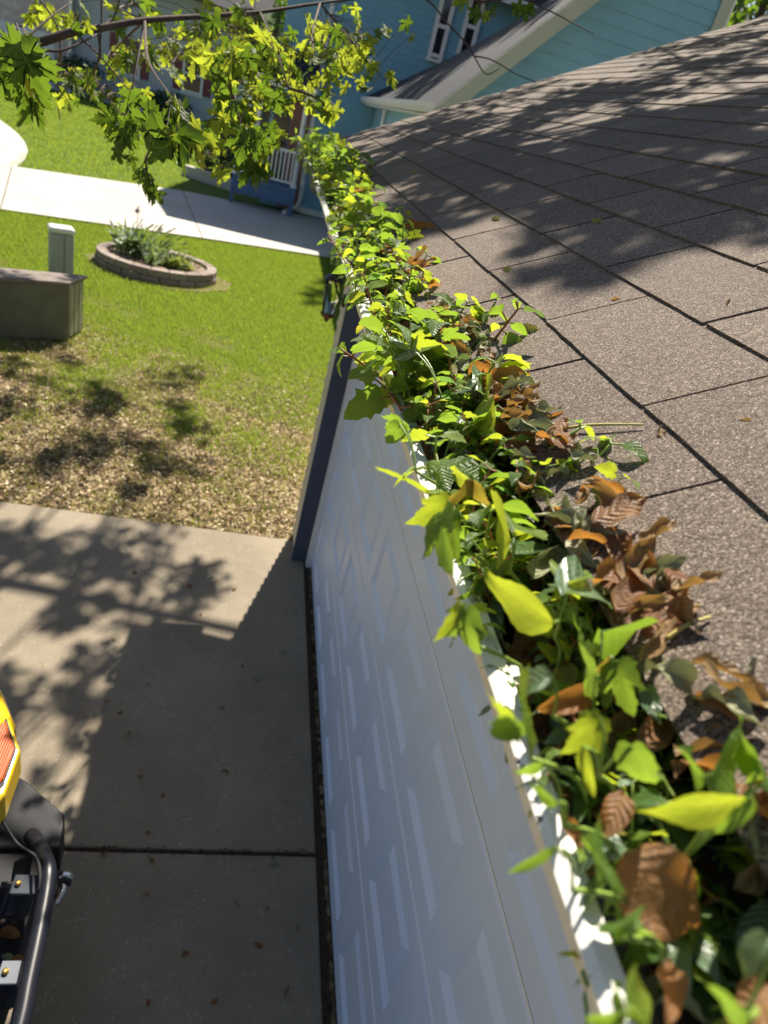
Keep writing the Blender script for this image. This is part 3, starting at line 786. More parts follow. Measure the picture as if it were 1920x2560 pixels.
hero('small seedling with bright toothed leaves hanging over the white gutter lip', [('lb_bright',0,(1288,1798),(1212,1790),.63,.62,.5,1.1),('lb_green',1,(1286,1802),(1228,1868),.63,.61,.5,1.0),('lb_bright',1,(1300,1770),(1362,1745),.64,.64,.5,1.0)])
hero('seedling with a yellow-green toothed leaf shaded by dry leaves', [('lb_bright',2,(1500,1790),(1432,1915),.61,.60,.6,1.0),('lb_green',3,(1580,1862),(1612,2006),.575,.56,.6,.95),('ov_bright',0,(1456,1865),(1480,2004),.575,.56,.5,.7)])
hero('maple seedling whose large lobed leaf hangs down the gutter face', [('lb_green',0,(1107,1280),(1083,1425),.93,.90,.55,1.0),('lb_bright',2,(1120,1250),(1040,1330),.95,.94,.6,1.0),('lb_green',1,(1130,1290),(1120,1400),.93,.9,.5,.9)])
hero('seedling with dark toothed leaf drooping below the gutter lip', [('lb_green',2,(1165,1520),(1160,1650),.77,.75,.6,1.0),('lb_bright',3,(1150,1510),(1105,1625),.78,.77,.5,.5)])
hero('seedling with a large glowing yellow oval leaf', [('ov_bright',3,(1278,1352),(1190,1280),.88,.90,.75,1.5),('ov_bright',1,(1285,1330),(1330,1260),.89,.91,.6,1.0)])
hero('seedling with two bronze young leaves spread like wings', [('bronze',1,(1178,1200),(1118,1290),.98,.96,.6,1.0),('bronze',2,(1182,1200),(1213,1288),.98,.96,.6,1.1),('ov_bright',0,(1176,1198),(1110,1180),.99,.99,.5,.9)], stemmat='stem_red')
hero('seedling with a broad light green leaf standing over dry brown leaves', [('ov_bright',0,(1870,2000),(1597,2058),.455,.44,.40,.95),('ov_green',1,(1880,1990),(1800,2110),.455,.45,.5,.9),('ov_green',3,(1764,1940),(1652,1893),.50,.50,.3,1.0),('ov_green',0,(1775,1935),(1895,1895),.50,.50,.3,1.0)], foot=Vector((.31,.40,2.67)))
hero('tall seedling with a narrow glossy leaf rising at the roof edge', [('ov_green',0,(1895,1935),(1800,1775),.45,.47,.6,.75),('ov_green',2,(1905,1960),(1985,1890),.45,.45,.4,.9)], foot=Vector((.33,.41,2.68)))
hero('weed with a dark narrow leaf laid across the dirty gutter lip', [('lance',0,(1390,2118),(1265,2203),.50,.48,.4,1.1)])
hero('weed with a slim dark leaf poking over the lip near the round silvery leaf', [('lance',1,(1397,2006),(1287,1968),.535,.53,.4,1.2),('lance',2,(1360,1905),(1275,1965),.57,.56,.4,1.0)])
hero('wilted pale seedling with two small star shaped leaves', [('lb_green',3,(1500,2168),(1425,2115),.475,.475,.6,.8),('lb_green',0,(1500,2165),(1560,2112),.475,.475,.6,.8),('lb_green',1,(1562,2318),(1535,2250),.44,.44,.6,.8),('lb_green',2,(1565,2318),(1610,2390),.44,.43,.6,.7)], stemmat='stem')
hero('seedling with a rounded green leaf below the large brown leaf', [('ov_green',3,(1880,2546),(1736,2528),.385,.385,.5,1.5),('ov_silver',1,(1925,2340),(1812,2432),.40,.39,.4,1.3)], foot=Vector((.31,.31,2.665)))
hero('low seedling with small green leaves at the gutter lip end', [('ov_bright',2,(1570,2520),(1635,2440),.40,.40,.5,.9),('ov_green',1,(1560,2530),(1500,2440),.40,.40,.5,.7),('ov_green',0,(1565,2540),(1450,2570),.40,.39,.4,.8)])
hero('seedling with a drooping oval leaf veined like a fan', [('ov_bright',2,(1215,1000),(1212,1092),1.17,1.15,.7,1.4),('ov_bright',1,(1225,1005),(1170,960),1.17,1.18,.5,1.0)])
hero('seedling with silvery glossy leaves glinting at the roof edge', [('ov_silver',2,(1190,975),(1270,985),1.2,1.2,.2,1.1),('ov_silver',1,(1180,975),(1120,955),1.2,1.2,.2,1.1),('ov_silver',0,(1040,880),(985,845),1.3,1.32,.2,1.0),('ov_silver',3,(1050,880),(1060,830),1.3,1.32,.3,1.0)])
hero('lobed leaf seedling overhanging the lip where the gutter narrows', [('lb_green',0,(1005,1050),(965,1085),1.1,1.08,.5,1.5),('lb_bright',1,(1010,1190),(995,1215),1.03,1.02,.6,1.9),('lb_green',1,(1000,1060),(970,1115),1.1,1.07,.5,1.2)])

def over_gutter(px, py):
    z = 2.73
    for k in range(6):
        P = on_z(px, py, z)
        z = max(2.73, RP(0,0).z+(P.x-RP(0,0).x)*math.tan(S)+.018) if P.x > .29 else 2.73
    return on_z(px, py, z)
# ---- dry leaves lying in and beside the gutter
def dry_at(kd, i, b, tp, db, dt, nm=.5, ws=1.0, label=None):
    B = over_gutter(*b); T = over_gutter(*tp); d = T-B
    o = inst('dry_leaf', LM[kd, i]); o.matrix_world = leaf_mtx(B, d, (CAM-B).normalized()*nm+Vector((0,0,1))*(1-nm), d.length, ws)
    return tag(o, label, 'dry leaf', 'dry leaves caught in the gutter')
dry_at('dry',0,(1560,2130),(1800,2385),.455,.425,.75,1.7,'largest reddish brown dry leaf, broad and flat, lying over the gutter soil')
dry_at('dry',1,(1678,2402),(1662,2572),.42,.40,.7,1.0,'folded brown dry leaf with a dark spine below the largest brown leaf')
dry_at('dry',2,(1925,2460),(1840,2560),.40,.39,.6,1.3,'brown dry leaf under the rounded green leaf')
dry_at('dry',3,(1690,1785),(1870,1880),.56,.55,.55,1.0,'long orange dry leaf with frayed edge against the shingles')
dry_at('dry',4,(1400,1215),(1530,1312),.92,.90,.5,1.0,'glossy orange folded dry leaf against the shingle edge')
dry_at('dry',5,(1660,1620),(1790,1625),.66,.66,.4,1.2,'curled copper dry leaf lying on the shingle edge')
dry_at('dry',6,(1690,1720),(1760,1660),.63,.64,.5,1.4,'wavy tan orange dry leaf with a scalloped edge')
dry_at('dry',7,(1660,1800),(1605,1880),.585,.575,.6,1.0,'rolled dark orange dry leaf standing upright in the gutter')
dry_at('dry_tan',0,(1327,1200),(1345,1300),.94,.92,.6,.9,'long striped tan dry leaf rolled into a tube')
dry_at('dry_pale',1,(1330,1440),(1380,1370),.84,.86,.5,1.3,'pale folded dry leaf like a small tent')
dry_at('dry',2,(1480,1745),(1355,1770),.665,.66,.45,.8,'thin brown dry leaf under the toothed leaf seedling')
dry_at('dry_tan',3,(1930,2100),(1900,2240),.43,.42,.5,1.0,'tan spotted dry leaf behind the largest brown leaf')
dry_at('dry',3,(1560,1980),(1520,2080),.53,.52,.6,1.2,'shaded brown dry leaf sunk between the seedlings')
dry_at('dry',1,(1460,2120),(1400,2030),.50,.51,.5,1.0,'dull brown dry leaf tucked behind the gutter lip')
glab = {'dry': 'orange brown curled dry leaf caught among the gutter seedlings', 'dry_tan': 'tan rolled dry leaf caught among the gutter seedlings', 'dry_pale': 'pale grey-green shrivelled leaf caught among the gutter seedlings'}
def scatter_dry(n, y0, y1, x0, x1, size, kinds, place, flat=None):
    for k in range(n):
        y = rnd.uniform(y0, y1); x = rnd.uniform(x0, x1)
        zr = RP(0, 0).z + (x-RP(0,0).x)*math.tan(S) + .012 if x > EX else 2.69
        if flat: zr = flat+max(0, x-.285)*.6
        kd = rnd.choice(kinds); a = rnd.uniform(0, 6.28); L = size*rnd.uniform(.6,1.3)
        d = Vector((math.cos(a), math.sin(a), rnd.uniform(-.1,.25)+(.45*math.cos(a) if x > .28 and not flat else 0)))
        o = inst('dry_leaf', pick(kd)); o.matrix_world = leaf_mtx((x-d.x*L/2, y-d.y*L/2, zr+rnd.uniform(-.004,.010)), d, (rnd.uniform(-.7,.7), rnd.uniform(-.7,.7), 1), L)
        tag(o, glab[kd].replace('caught among the gutter seedlings', place), 'dry leaf', 'loose %s leaves in the gutter' % {'dry':'orange brown','dry_tan':'tan','dry_pale':'pale grey-green'}[kd])
scatter_dry(76, .05, .50, .232, .318, .046, ('dry','dry','dry_tan','dry','dry_pale'), 'lying on the soil in the gutter', 2.672)
scatter_dry(118, .16, .72, .262, .325, .044, ('dry','dry_tan','dry','dry_tan','dry_pale'), 'washed against the lowest shingles by the gutter')
scatter_dry(84, .58, 1.1, .270, .320, .042, ('dry_pale','dry_pale','dry','dry_tan'), 'heaped between gutter seedlings and shingles')
scatter_dry(34, .9, 1.8, .25, .312, .045, ('dry','dry','dry_tan'), 'caught under the thick mat of gutter seedlings')
scatter_dry(10, 1.8, 3.0, .23, .31, .06, ('dry','dry_tan'), 'caught in the gutter beyond the white door')

# ================================================================== NEIGHBOUR'S HOUSE
t = NT('blue_siding'); p = t.pos()
MT['blue'] = t.end(t.pbr(t.ramp(t.noise(p, 1.2, 4), [(.3, (.17,.37,.50)), (.7, (.21,.43,.56))]), .6, t.bump(t.noise(t.scale(p, (3,3,60)), 4, 3), .2, .01)))
t = NT('pale_blue_siding'); p = t.pos()
MT['paleblue'] = t.end(t.pbr(t.ramp(t.noise(p, 1.2, 4), [(.3, (.20,.40,.50)), (.7, (.26,.46,.56))]), .6))
MT['sage'] = M_plain('sage_trim', (.40,.45,.38), .55, .06, 3)
MT['darkroof'] = M_plain('shade_dark_shingles', (.016,.018,.028), .9, .3, 3, bump=.5, bscale=40)  # near-black holds tree shade; the wing's shingles are light grey in sun
t = NT('brick'); p = t.pos(); bt = t.n('ShaderNodeTexBrick'); mp = t.n('ShaderNodeMapping'); mp.inputs['Rotation'].default_value = (R(90),0,0)
t.set(mp.inputs[0], p); t.set(bt.inputs[0], mp.outputs[0]); bt.inputs['Scale'].default_value = 4.6
bt.inputs['Color1'].default_value = (.24,.085,.06,1); bt.inputs['Color2'].default_value = (.30,.12,.08,1); bt.inputs['Mortar'].default_value = (.35,.30,.27,1)
MT['brick'] = t.end(t.pbr(bt.outputs[0], .85))
MT['pane'] = M_plain('window_pane', (.015,.018,.022), .08, .2, 2, spec=.8)
MT['deckblue'] = M_plain('blue_deck', (.06,.13,.26), .55, .12, 4)
MT['maroon'] = M_plain('maroon', (.16,.03,.045), .6, .1, 3)
nh = empty('neighbour_house', (5, 18, 0)); tag(nh, 'blue sided two storey house with roof coloured dark for shade beyond the pale driveway', 'house')
NO = Vector(nh.location)
def nb(mb, name, mat, parent=None, root=nh, **kw):
    o = mb.build(name, mat, parent or root, **kw)
    if parent is None: o.location = -Vector(root.location)
    return o
def boards(root, fx, z0, z1, ex, mat, fn, name='siding_board'):
    """fx(z) -> (a0, a1) along the wall; fn(a, depth, z) -> point; lapped boards"""
    z = z0
    while z < z1-.02:
        zt = min(z+ex, z1); a0, a1 = fx((z+zt)/2)
        if a1-a0 > .05:
            b = MB(); pr = [(.0, z), (.026, z), (.024, z+.008), (.006, zt+.01), (.0, zt+.01)]
            n = 5; vs = [fn(a0, d, zz_) for d, zz_ in pr] + [fn(a1, d, zz_) for d, zz_ in pr]
            b.add(vs, [(0,1,2,3,4), (9,8,7,6,5)] + [(i, 5+i, 5+(i+1)%5, (i+1)%5) for i in range(5)])
            nb(b, name, mat, root=root)
        z += ex
YW = 12.0; EXW, EZW = 2.24, 3.36; SL = 1.11
rk = lambda x: EZW + (x-EXW)*SL
nb(MB().extr([(2.62,-.1),(6.38,-.1),(6.38,rk(6.38)-.1),(2.62,rk(2.62)-.1)], lambda a, b, t_: Vector((a, t_, b)), YW+.03, YW+.3), 'wing_wall', MT['blue'])
nb(MB().box((2.62,YW+.31,-.1),(6.3,22.4,3.3)), 'wing_side_wall', MT['paleblue'])
boards(nh, lambda z: (max(2.60, EXW+(z+.25-EZW)/SL), 6.38), .1, 7.8, .19, MT['blue'], lambda a, d, z: Vector((a, YW+.03-d, z)))
boards(nh, lambda z: (YW+.03, 22.4), .1, 3.25, .19, MT['paleblue'], lambda a, d, z: Vector((2.62-d, a, z)))
nb(MB().box((6.20,YW-.025,0),(6.385,YW+.0,rk(6.3)-.2)), 'corner_board', MT['sage'])
nb(MB().box((6.387,YW-.028,0),(6.42,YW+.2,rk(6.3)-.2)), 'corner_board', MT['white'])
nb(MB().box((2.575,YW-.028,0),(2.70,YW+.002,3.2)), 'corner_board', MT['white'])
rf = MB()
a, b = Vector((EXW,0,EZW)), Vector((6.75,0,rk(6.75)))
ZF = lambda x: 3.40+(x-EXW)*.70
NU, NVv = 10, 8; vs_ = []
for iy in range(NVv+1):
    ty = iy/NVv; yv = (YW-.30)+(22.44-YW+.30)*ty
    for ix in range(NU+1):
        xv = EXW+(6.75-EXW)*ix/NU; zv = rk(xv)*(1-ty)+ZF(xv)*ty; vs_.append((xv, yv, zv))
k0 = len(vs_); vs_ += [(x_, y_, z_-.12) for x_, y_, z_ in vs_]; W_ = NU+1
fs_ = [(iy*W_+ix, iy*W_+ix+1, (iy+1)*W_+ix+1, (iy+1)*W_+ix) for iy in range(NVv) for ix in range(NU)]
fs_ += [tuple(k0+q_ for q_ in reversed(f_2)) for f_2 in fs_]
fs_ += [(ix, k0+ix, k0+ix+1, ix+1) for ix in range(NU)] + [(iy*W_, (iy+1)*W_, k0+(iy+1)*W_, k0+iy*W_) for iy in range(NVv)]
rf.add(vs_, fs_); nb(rf, 'wing_roof', MT['darkroof'])
rb = MB(); rb.extr([(a.x,a.z-.012),(b.x,b.z-.012),(b.x,b.z-.36),(a.x+.02,a.z-.30)], lambda x, z, y_: Vector((x, y_, z)), YW-.345, YW-.303); nb(rb, 'rake_board', MT['sage'])
sf = MB(); sf.extr([(a.x+.3,a.z+.19),(b.x,b.z-.15),(b.x,b.z-.17),(a.x+.3,a.z+.17)], lambda x, z, y_: Vector((x, y_, z)), YW-.30, YW-.03); nb(sf, 'rake_soffit', MT['sage'])
nb(MB().extr([(2.12,3.40),(2.25,3.40),(2.25,3.26),(2.17,3.26),(2.12,3.33)], lambda x, z, y_: Vector((x, y_, z)), YW-.3, 22.44), 'eave_gutter', MT['white'])
nb(MB().box((2.25,YW-.28,3.22),(2.60,22.4,3.25)), 'eave_soffit', MT['white'])
nb(MB().tube([(2.53,19.6,3.25),(2.53,19.6,.1)], .045, 8), 'downspout', MT['white'])
# main block
YM = 22.5
nb(MB().box((-.25,YM,-.1),(14,31,6.6)), 'main_wall', MT['blue'])
boards(nh, lambda z: (.98, 14), .1, 6.5, .19, MT['blue'], lambda a, d, z: Vector((a, YM-d, z)))
nb(MB().box((.86,YM-.04,0),(.975,YM-.001,6.5)), 'corner_board', MT['white'])
nb(MB().box((.30,YM-.07,0),(.855,YM-.001,3.3)), 'brick_pier', MT['brick'])
nb(MB().extr([(21.9,6.55),(31.6,6.55),(26.8,9.6)], lambda y_, z, x: Vector((x, y_, z)), -.6, 14.3), 'main_roof', MT['darkroof'])
nb(MB().box((-.6,21.87,6.42),(14.3,21.90,6.60)), 'fascia', MT['white'])
def window(root, x0, x1, z0, z1, y, frame=MT['white'], shutters=None):
    w = nb(MB().box((x0,y-.06,z0),(x1,y-.027,z1)), 'window', MT['pane'], root=root)
    th = .09
    for (a_, b_, c_, d_) in ((x0-.02,x0+th,z0-.05,z1+.05),(x1-th,x1+.02,z0-.05,z1+.05)): MB().box((a_,y-.10,c_),(b_,y-.061,d_)).build('frame', frame, w)
    for zc in (z0+.04, (z0+z1)/2, z1-.04): MB().box((x0+th,y-.095,zc-.045),(x1-th,y-.061,zc+.045)).build('rail', frame, w)
    MB().box((x0-.05,y-.13,z0-.12),(x1+.05,y-.05,z0-.051)).build('sill', frame, w)
    if shutters:
        for (a_, b_) in ((x0-.5,x0-.06),(x1+.06,x1+.5)): nb(MB().box((a_,y-.06,z0),(b_,y-.027,z1)), 'shutter', shutters, root=root)
    return w
for (xa, xb) in ((1066,1102),(1136,1174)):
    A = on_y(xa, 150, YM); B = on_y(xb, 150, YM); z0 = A.z+.12
    window(nh, A.x, B.x, z0, z0+1.45, YM)
# porch
nb(MB().box((-1.05,21.0,.62),(.72,22.42,.74)), 'porch_floor', MT['deckblue'])
nb(MB().box((-1.05,20.97,.28),(.72,20.998,.615)), 'porch_skirt', MT['deckblue'])
for x in (-1.0, .66): nb(MB().box((x-.05,21.0,0),(x+.05,21.1,.61)), 'porch_post', MT['deckblue'])
rl = nb(MB().box((-1.0,21.05,1.60),(.66,21.12,1.67)), 'railing', MT['white'])
MB().box((-1.0,21.06,.83),(.66,21.11,.88)).build('bottom_rail', MT['white'], rl)
for k in range(15):
    x = -.94+k*.112
    MB().box((x-.018,21.065,.881),(x+.018,21.10,1.599)).build('baluster', MT['white'], rl)
for x in (-.98, -.55, .64): nb(MB().lathe([(.10,.741),(.10,.80),(.07,.84),(.06,2.9),(.09,2.96),(.10,3.05)], 14, (x,21.2,0)), 'porch_column', MT['white'])
nb(MB().box((-1.3,20.85,3.05),(.84,22.42,3.25)), 'porch_roof', MT['white'])
nb(MB().extr([(20.75,3.255),(22.42,3.255),(22.42,4.0)], lambda y_, z, x: Vector((x, y_, z)), -1.4, .86), 'porch_shingles', MT['darkroof'])
dr_ = nb(MB().box((-.18,22.44,.745),(.26,22.498,2.85)), 'door', MT['pane'])
MB().box((-.20,22.42,.745),(-.19,22.45,2.9)).build('door_frame', MT['white'], dr_)
nb(MB().tube(catmull([(.95,22.3,.9),(.90,22.2,.25),(.72,22.0,.10),(.5,21.2,.05)]), .06, 8), 'downspout_extension', MT['white'])
nb(MB().box((.98,22.30,.0),(2.58,22.46,.16)), 'base_flashing', MT['white'])
# hanging basket-like planter on the wall
t_ = MB().lathe([(.02,-.42),(.18,-.38),(.30,-.2),(.34,0),(.30,.2),(.18,.38),(.02,.42)], 18, (0,0,0), Matrix.Scale(.28, 3, Vector((0,1,0))))
wp = t_.build('wall_planter', M_plain('tan_clay', (.45,.33,.20), .7)); wp.location = on_y(790,450,22.0); wp.scale = (.55,.55,.9)
tag(wp, 'tan rounded planter hung on the blue house wall beside the porch', 'planter')
# low kerb wall at the end of the neighbour's driveway
kw_ = MB().prism([(-2.75,24.2),(-2.55,24.05),(-.95,23.3),(-.85,23.55),(-2.45,24.35)], -.05, .30).build('kerb_wall', MT['pale_concrete'], bevel=.03)
tag(kw_, 'low pale kerb wall at the end of the pale driveway by the porch', 'kerb wall')

# ---- quads of foliage for shrubs, hedges and crowns
def leaf_cloud(name, centers, per, spread, size, mat, parent=None, star=True):
    """centers: list of (Vector, radius)"""
    Vs = []; 
    for (c, rad) in centers:
        d = npr.normal(size=(per, 3)); d /= np.linalg.norm(d, axis=1)[:,None]; d *= (npr.uniform(0, 1, per)**.45*rad)[:,None]
        d[:,2] *= spread; Vs.append(np.array(c)[None,:]+d)
    P = np.concatenate(Vs); n = len(P)
    a = npr.normal(size=(n,3)); a /= np.linalg.norm(a, axis=1)[:,None]
    b = np.cross(a, npr.normal(size=(n,3))); b /= np.linalg.norm(b, axis=1)[:,None]
    s = size*npr.uniform(.6, 1.3, n)[:,None]
    shp = ((0,-.55),(.42,-.40),(.22,-.05),(.55,.30),(.16,.22),(0,.62),(-.16,.22),(-.55,.30),(-.22,-.05),(-.42,-.40)) if star else ((0,-.6),(.28,0),(0,.6),(-.28,0))
    k = len(shp); V = np.zeros((n, k, 3))
    for i, (x, y) in enumerate(shp): V[:,i,:] = P + a*s*x + b*s*y
    me = raw_mesh(name, V.reshape(-1,3), np.arange(k*n).reshape(-1,k), mat, np.repeat(npr.uniform(0,1,n), k))
    return inst(name, me, parent)
t = NT('hedge_leaves'); at = t.n('ShaderNodeAttribute'); at.attribute_name = 'tint'
MT['hedge'] = t.end(t.pbr(t.ramp(at.outputs['Fac'], [(0, (.012,.03,.012)), (1, (.03,.07,.02))]), .5))
def shrub(label, base, r, h, mat, size=.06, group=None, name='shrub', n=1400):
    root = empty(name, base); tag(root, label, 'shrub', group)
    cs = [(Vector((rnd.uniform(-.6,.6)*r, rnd.uniform(-.6,.6)*r, h*rnd.uniform(.25,.75))), r*.55) for k in range(7)]
    leaf_cloud('foliage', cs, n//7, h/(2*r) if h < 2*r else 1, size, mat, root)
    for k in range(3): MB().tube([(rnd.uniform(-.1,.1)*r, rnd.uniform(-.1,.1)*r, -.05), (rnd.uniform(-.5,.5)*r, rnd.uniform(-.5,.5)*r, h*.7)], [.03,.012], 6).build('stem', MT['bark'], root)
    return root
shrub('dark rounded shrub in front of the grey house beside its garage', (-10.4, 44.6, 0), 1.5, 2.0, MT['hedge'], .14)
shrub('dark shrub below the maroon shuttered window of the grey house', (-6.0, 44.4, 0), 1.4, 1.5, MT['hedge'], .14)
shrub('dark clipped shrub on the lawn left of the blue porch', (-2.0, 30.0, 0), 1.0, 1.5, MT['hedge'], .09)
shrub('tall dark shrub against the blue house left of the porch columns', (-1.3, 25.6, 0), .8, 2.2, MT['hedge'], .09)

# ================================================================== GREY HOUSE far behind
MT['grey'] = M_plain('grey_siding', (.40,.43,.48), .65, .06, 2)
MT['mauve'] = M_plain('mauve_stone', (.46,.40,.41), .8, .25, 5)
gh = empty('grey_house', (-8, 50, 0)); tag(gh, 'grey house with mauve stone front and white garage door behind the far lawn', 'house')
YF = 46.0
nb(MB().box((-11.3,YF,-.1),(1.5,56,6.0)), 'wall', MT['grey'], root=gh)
nb(MB().box((-20,YF-.7,-.1),(-11.31,56,6.2)), 'stone_wall', MT['mauve'], root=gh)
boards(gh, lambda z: (-11.2, 1.5), .1, 5.9, .24, MT['grey'], lambda a, d, z: Vector((a, YF-d, z)))
g2 = nb(MB().box((-15.4,YF-.76,0),(-12.1,YF-.701,2.5)), 'garage_door', M_plain('white_garage_door', (.62,.66,.72), .5, .04), root=gh)
for k in range(4):
    for j in range(4): MB().box((-15.25+j*.8,YF-.79,.12+k*.6),(-14.65+j*.8,YF-.761,.56+k*.6)).build('door_panel', MT['white'], g2)
nb(MB().box((-11.42,YF-.74,0),(-11.28,YF-.60,5.8)), 'corner_board', MT['white'], root=gh)
window(gh, -5.6, -4.5, 1.6, 3.4, YF, MT['white'], MT['maroon'])
window(gh, -9.0, -7.9, 1.6, 3.4, YF, MT['white'], MT['maroon'])
nb(MB().extr([(YF-1.3,5.9),(56.5,5.9),(51,9.5)], lambda y_, z, x: Vector((x, y_, z)), -20.5, 2.0), 'roof', MT['darkroof'], root=gh)
# trees closing the background
def bg_tree(label, base, r, h, size=.28, n=2600):
    root = empty('tree', base); tag(root, label, 'tree', None)
    MB().tube(catmull([(0,0,-.1),(.1,.05,h*.3),(.0,.1,h*.6),(.15,0,h*.85)]), [.28-.2*i/18 for i in range(19)], 8).build('trunk', MT['bark'], root)
    cs = []
    for k in range(16):
        a = rnd.uniform(0,6.28); rr = r*rnd.uniform(.2,.8); cs.append((Vector((rr*math.cos(a), rr*math.sin(a), h*rnd.uniform(.35,.95))), r*.42))
    leaf_cloud('crown', cs, n//16, .8, size, MT['canopy'], root)
    for c, _ in cs[:7]: MB().tube([(0,.05,h*.35),(c*.6)+Vector((0,0,h*.15)),c], [.09,.05,.02], 6).build('limb', MT['bark'], root)
bg_tree('leafy green tree beyond the corner of the blue gable wall', (12.6, 22.0, 0), 3.4, 11.0, .28, 3600)
bg_tree('leafy tree standing beside the grey house', (-.8, 38.5, 0), 2.6, 7.5, .20)

def shade_tree(label, base, ctr, r, n):
    root = empty('tree', base); tag(root, label, 'tree'); B0 = Vector(base); Cc = Vector(ctr)-B0
    MB().tube(catmull([(0,0,-.1),(.1,0,4),(Cc.x*.3,Cc.y*.3,8),(Cc.x*.8,Cc.y*.8,Cc.z)]), [.42-.018*i for i in range(19)], 10).build('trunk', MT['bark'], root)
    cs = []
    for k in range(34):
        d = Vector((rnd.gauss(0,1), rnd.gauss(0,1), rnd.gauss(0,.6))); d = d.normalized()*r*rnd.uniform(.2,.95); d.z *= .5; d.x *= .55; cs.append((Cc+d, r*.26))
    leaf_cloud('crown', cs, n//34, .8, .42, MT['canopy'], root)
    for c_, _ in cs[:12]: MB().tube([Vector((Cc.x*.3,Cc.y*.3,8)), (Cc+c_)*.5, c_], [.16,.09,.03], 6).build('limb', MT['bark'], root)
shade_tree('unseen tall tree added behind the blue house to shade its wing roof', (11,33.5,0), (8.6,26.0,16.5), 6.5, 9000)  # out-of-view tree added so its crown shades the blue wing's roof
# potted flowers
def flower_pot(label, base, h):
    root = empty('flower_pot', base); tag(root, label, 'flower pot', None)
    MB().lathe([(.10,0),(.15,.26),(.165,.27),(.165,.31),(.14,.31),(.13,.24)], 16).build('pot', MT['black_metal'], root)
    leaf_cloud('leaves', [(Vector((0,0,h*.55)), .22)], 120, .9, .07, MT['hedge'], root)
    pk = NT('pink_petals'); MTp = pk.end(pk.pbr(pk.ramp(pk.rand(), [(0,(.55,.14,.22)),(1,(.72,.36,.34))]), .6))
    for k in range(9):
        a = rnd.uniform(0,6.28); rr = rnd.uniform(0,.22)
        o = MB().lathe([(.004,-.03),(.04,-.02),(.055,0),(.04,.028),(.008,.034)], 8, (rr*math.cos(a), rr*math.sin(a), h*rnd.uniform(.7,1.0))).build('blossom', MTp, root)
pf = on_z(545, 437); flower_pot('black pot of pink flowers standing nearest the kerb wall', (-2.0, 24.6, 0), .85)
flower_pot('black pot of pink flowers standing behind the other pot', (-1.75, 26.2, 0), 1.0)

# ================================================================== UTILITY BOX AND PEDESTAL
MT['olive'] = M_plain('olive_paint', (.115,.12,.075), .6, .18, 5, bump=.15, bscale=90)
MT['olive_top'] = M_plain('weathered_lid', (.17,.14,.115), .8, .3, 7, bump=.3, bscale=120)
MT['ped'] = M_plain('pedestal_grey', (.33,.35,.33), .55, .06, 5)
MT['ped_cap'] = M_plain('pedestal_cap', (.66,.67,.64), .4, .04, 5)
ub = empty('utility_box', (-2.0, 8.0, 0), R(0)); tag(ub, 'long olive green utility box with a brown weathered lid on the lawn', 'utility box')
fd = Vector((math.cos(R(27)), math.sin(R(27)))); sd = Vector((math.cos(R(79)), math.sin(R(79))))
def plan(a, b, k=0.0): return (fd.x*a+sd.x*b, fd.y*a+sd.y*b)
def pbox(a0, a1, b0, b1, z0, z1): return MB().prism([plan(a0,b0), plan(a1,b0), plan(a1,b1), plan(a0,b1)], z0, z1)
pbox(-1.7,-.92,0,.40,-.05,.60).build('body', MT['olive'], ub, bevel=.008)
pbox(-.912,0,0,.40,-.05,.60).build('body', MT['olive'], ub, bevel=.008)
pbox(-1.73,.03,-.03,.43,.602,.645).build('lid', MT['olive_top'], ub, bevel=.01)
for b_ in (.04,.15,.26): pbox(.001,.022,b_,b_+.06,.02,.595).build('end_rib', M_plain('olive_lit_end', (.30,.31,.20), .6), ub)  # sunlit end face: its paleness is put into these lighter strips
pbox(-1.2,-1.15,-.014,-.001,.28,.38).build('hasp', MT['black_metal'], ub)
pd = empty('pedestal', (-2.69, 10.40, 0), R(24)); tag(pd, 'pale grey utility pedestal with a rounded light cap behind the olive box', 'pedestal')
MB().box((-.15,-.11,-.05),(.15,.11,.60)).build('body', MT['ped'], pd, bevel=.02)
MB().box((-.165,-.125,.603),(.165,.125,.69)).build('cap', MT['ped_cap'], pd, bevel=.045, seg=4)
MB().box((.02,-.114,.0),(.028,-.1101,.59)).build('seam', MT['black_metal'], pd)

# ================================================================== FLOWER RING
t = NT('ring_block'); p = t.pos()
MT['block'] = t.end(t.pbr(t.mix(t.rand(), (.21,.165,.135), (.29,.24,.20)), .9, t.bump(t.noise(p, 40, 4), .6, .02)))
MT['mulch'] = M_plain('mulch', (.20,.14,.10), .95, .5, 26, bump=1, bscale=60)
fr = empty('flower_ring', (RING[0], RING[1], 0)); tag(fr, 'round flower bed edged with two courses of brown blocks in the lawn', 'flower bed')
A_, B_ = RING[2], RING[3]; NBK = 20
bm_ = MB(); th_ = 2*math.pi/NBK
pl_ = [(-.152,-.075),(.152,-.075),(.122,.085),(-.122,.085)]
bme = MB().prism(pl_, 0, .108).mesh('block', MT['block'])
for row in range(2):
    for k in range(NBK):
        a = (k+.5*row)*th_
        tx, ty = -A_*math.sin(a), B_*math.cos(a); ang = math.atan2(ty, tx); ln_ = math.hypot(tx, ty)*th_/.318
        k_ = inst('block', bme, fr, Matrix.Translation(((A_-.08-.012*row)*math.cos(a), (B_-.08-.012*row)*math.sin(a), -.03+.112*row)) @ Matrix.Rotation(ang, 4, 'Z') @ Matrix.Scale(ln_, 4, (1,0,0)))
        b = k_.modifiers.new('bevel', 'BEVEL'); b.width = .012; b.segments = 2
MB().prism([((A_-.14)*math.cos(2*math.pi*k/32), (B_-.14)*math.sin(2*math.pi*k/32)) for k in range(32)], -.02, .145).build('mulch', MT['mulch'], fr)
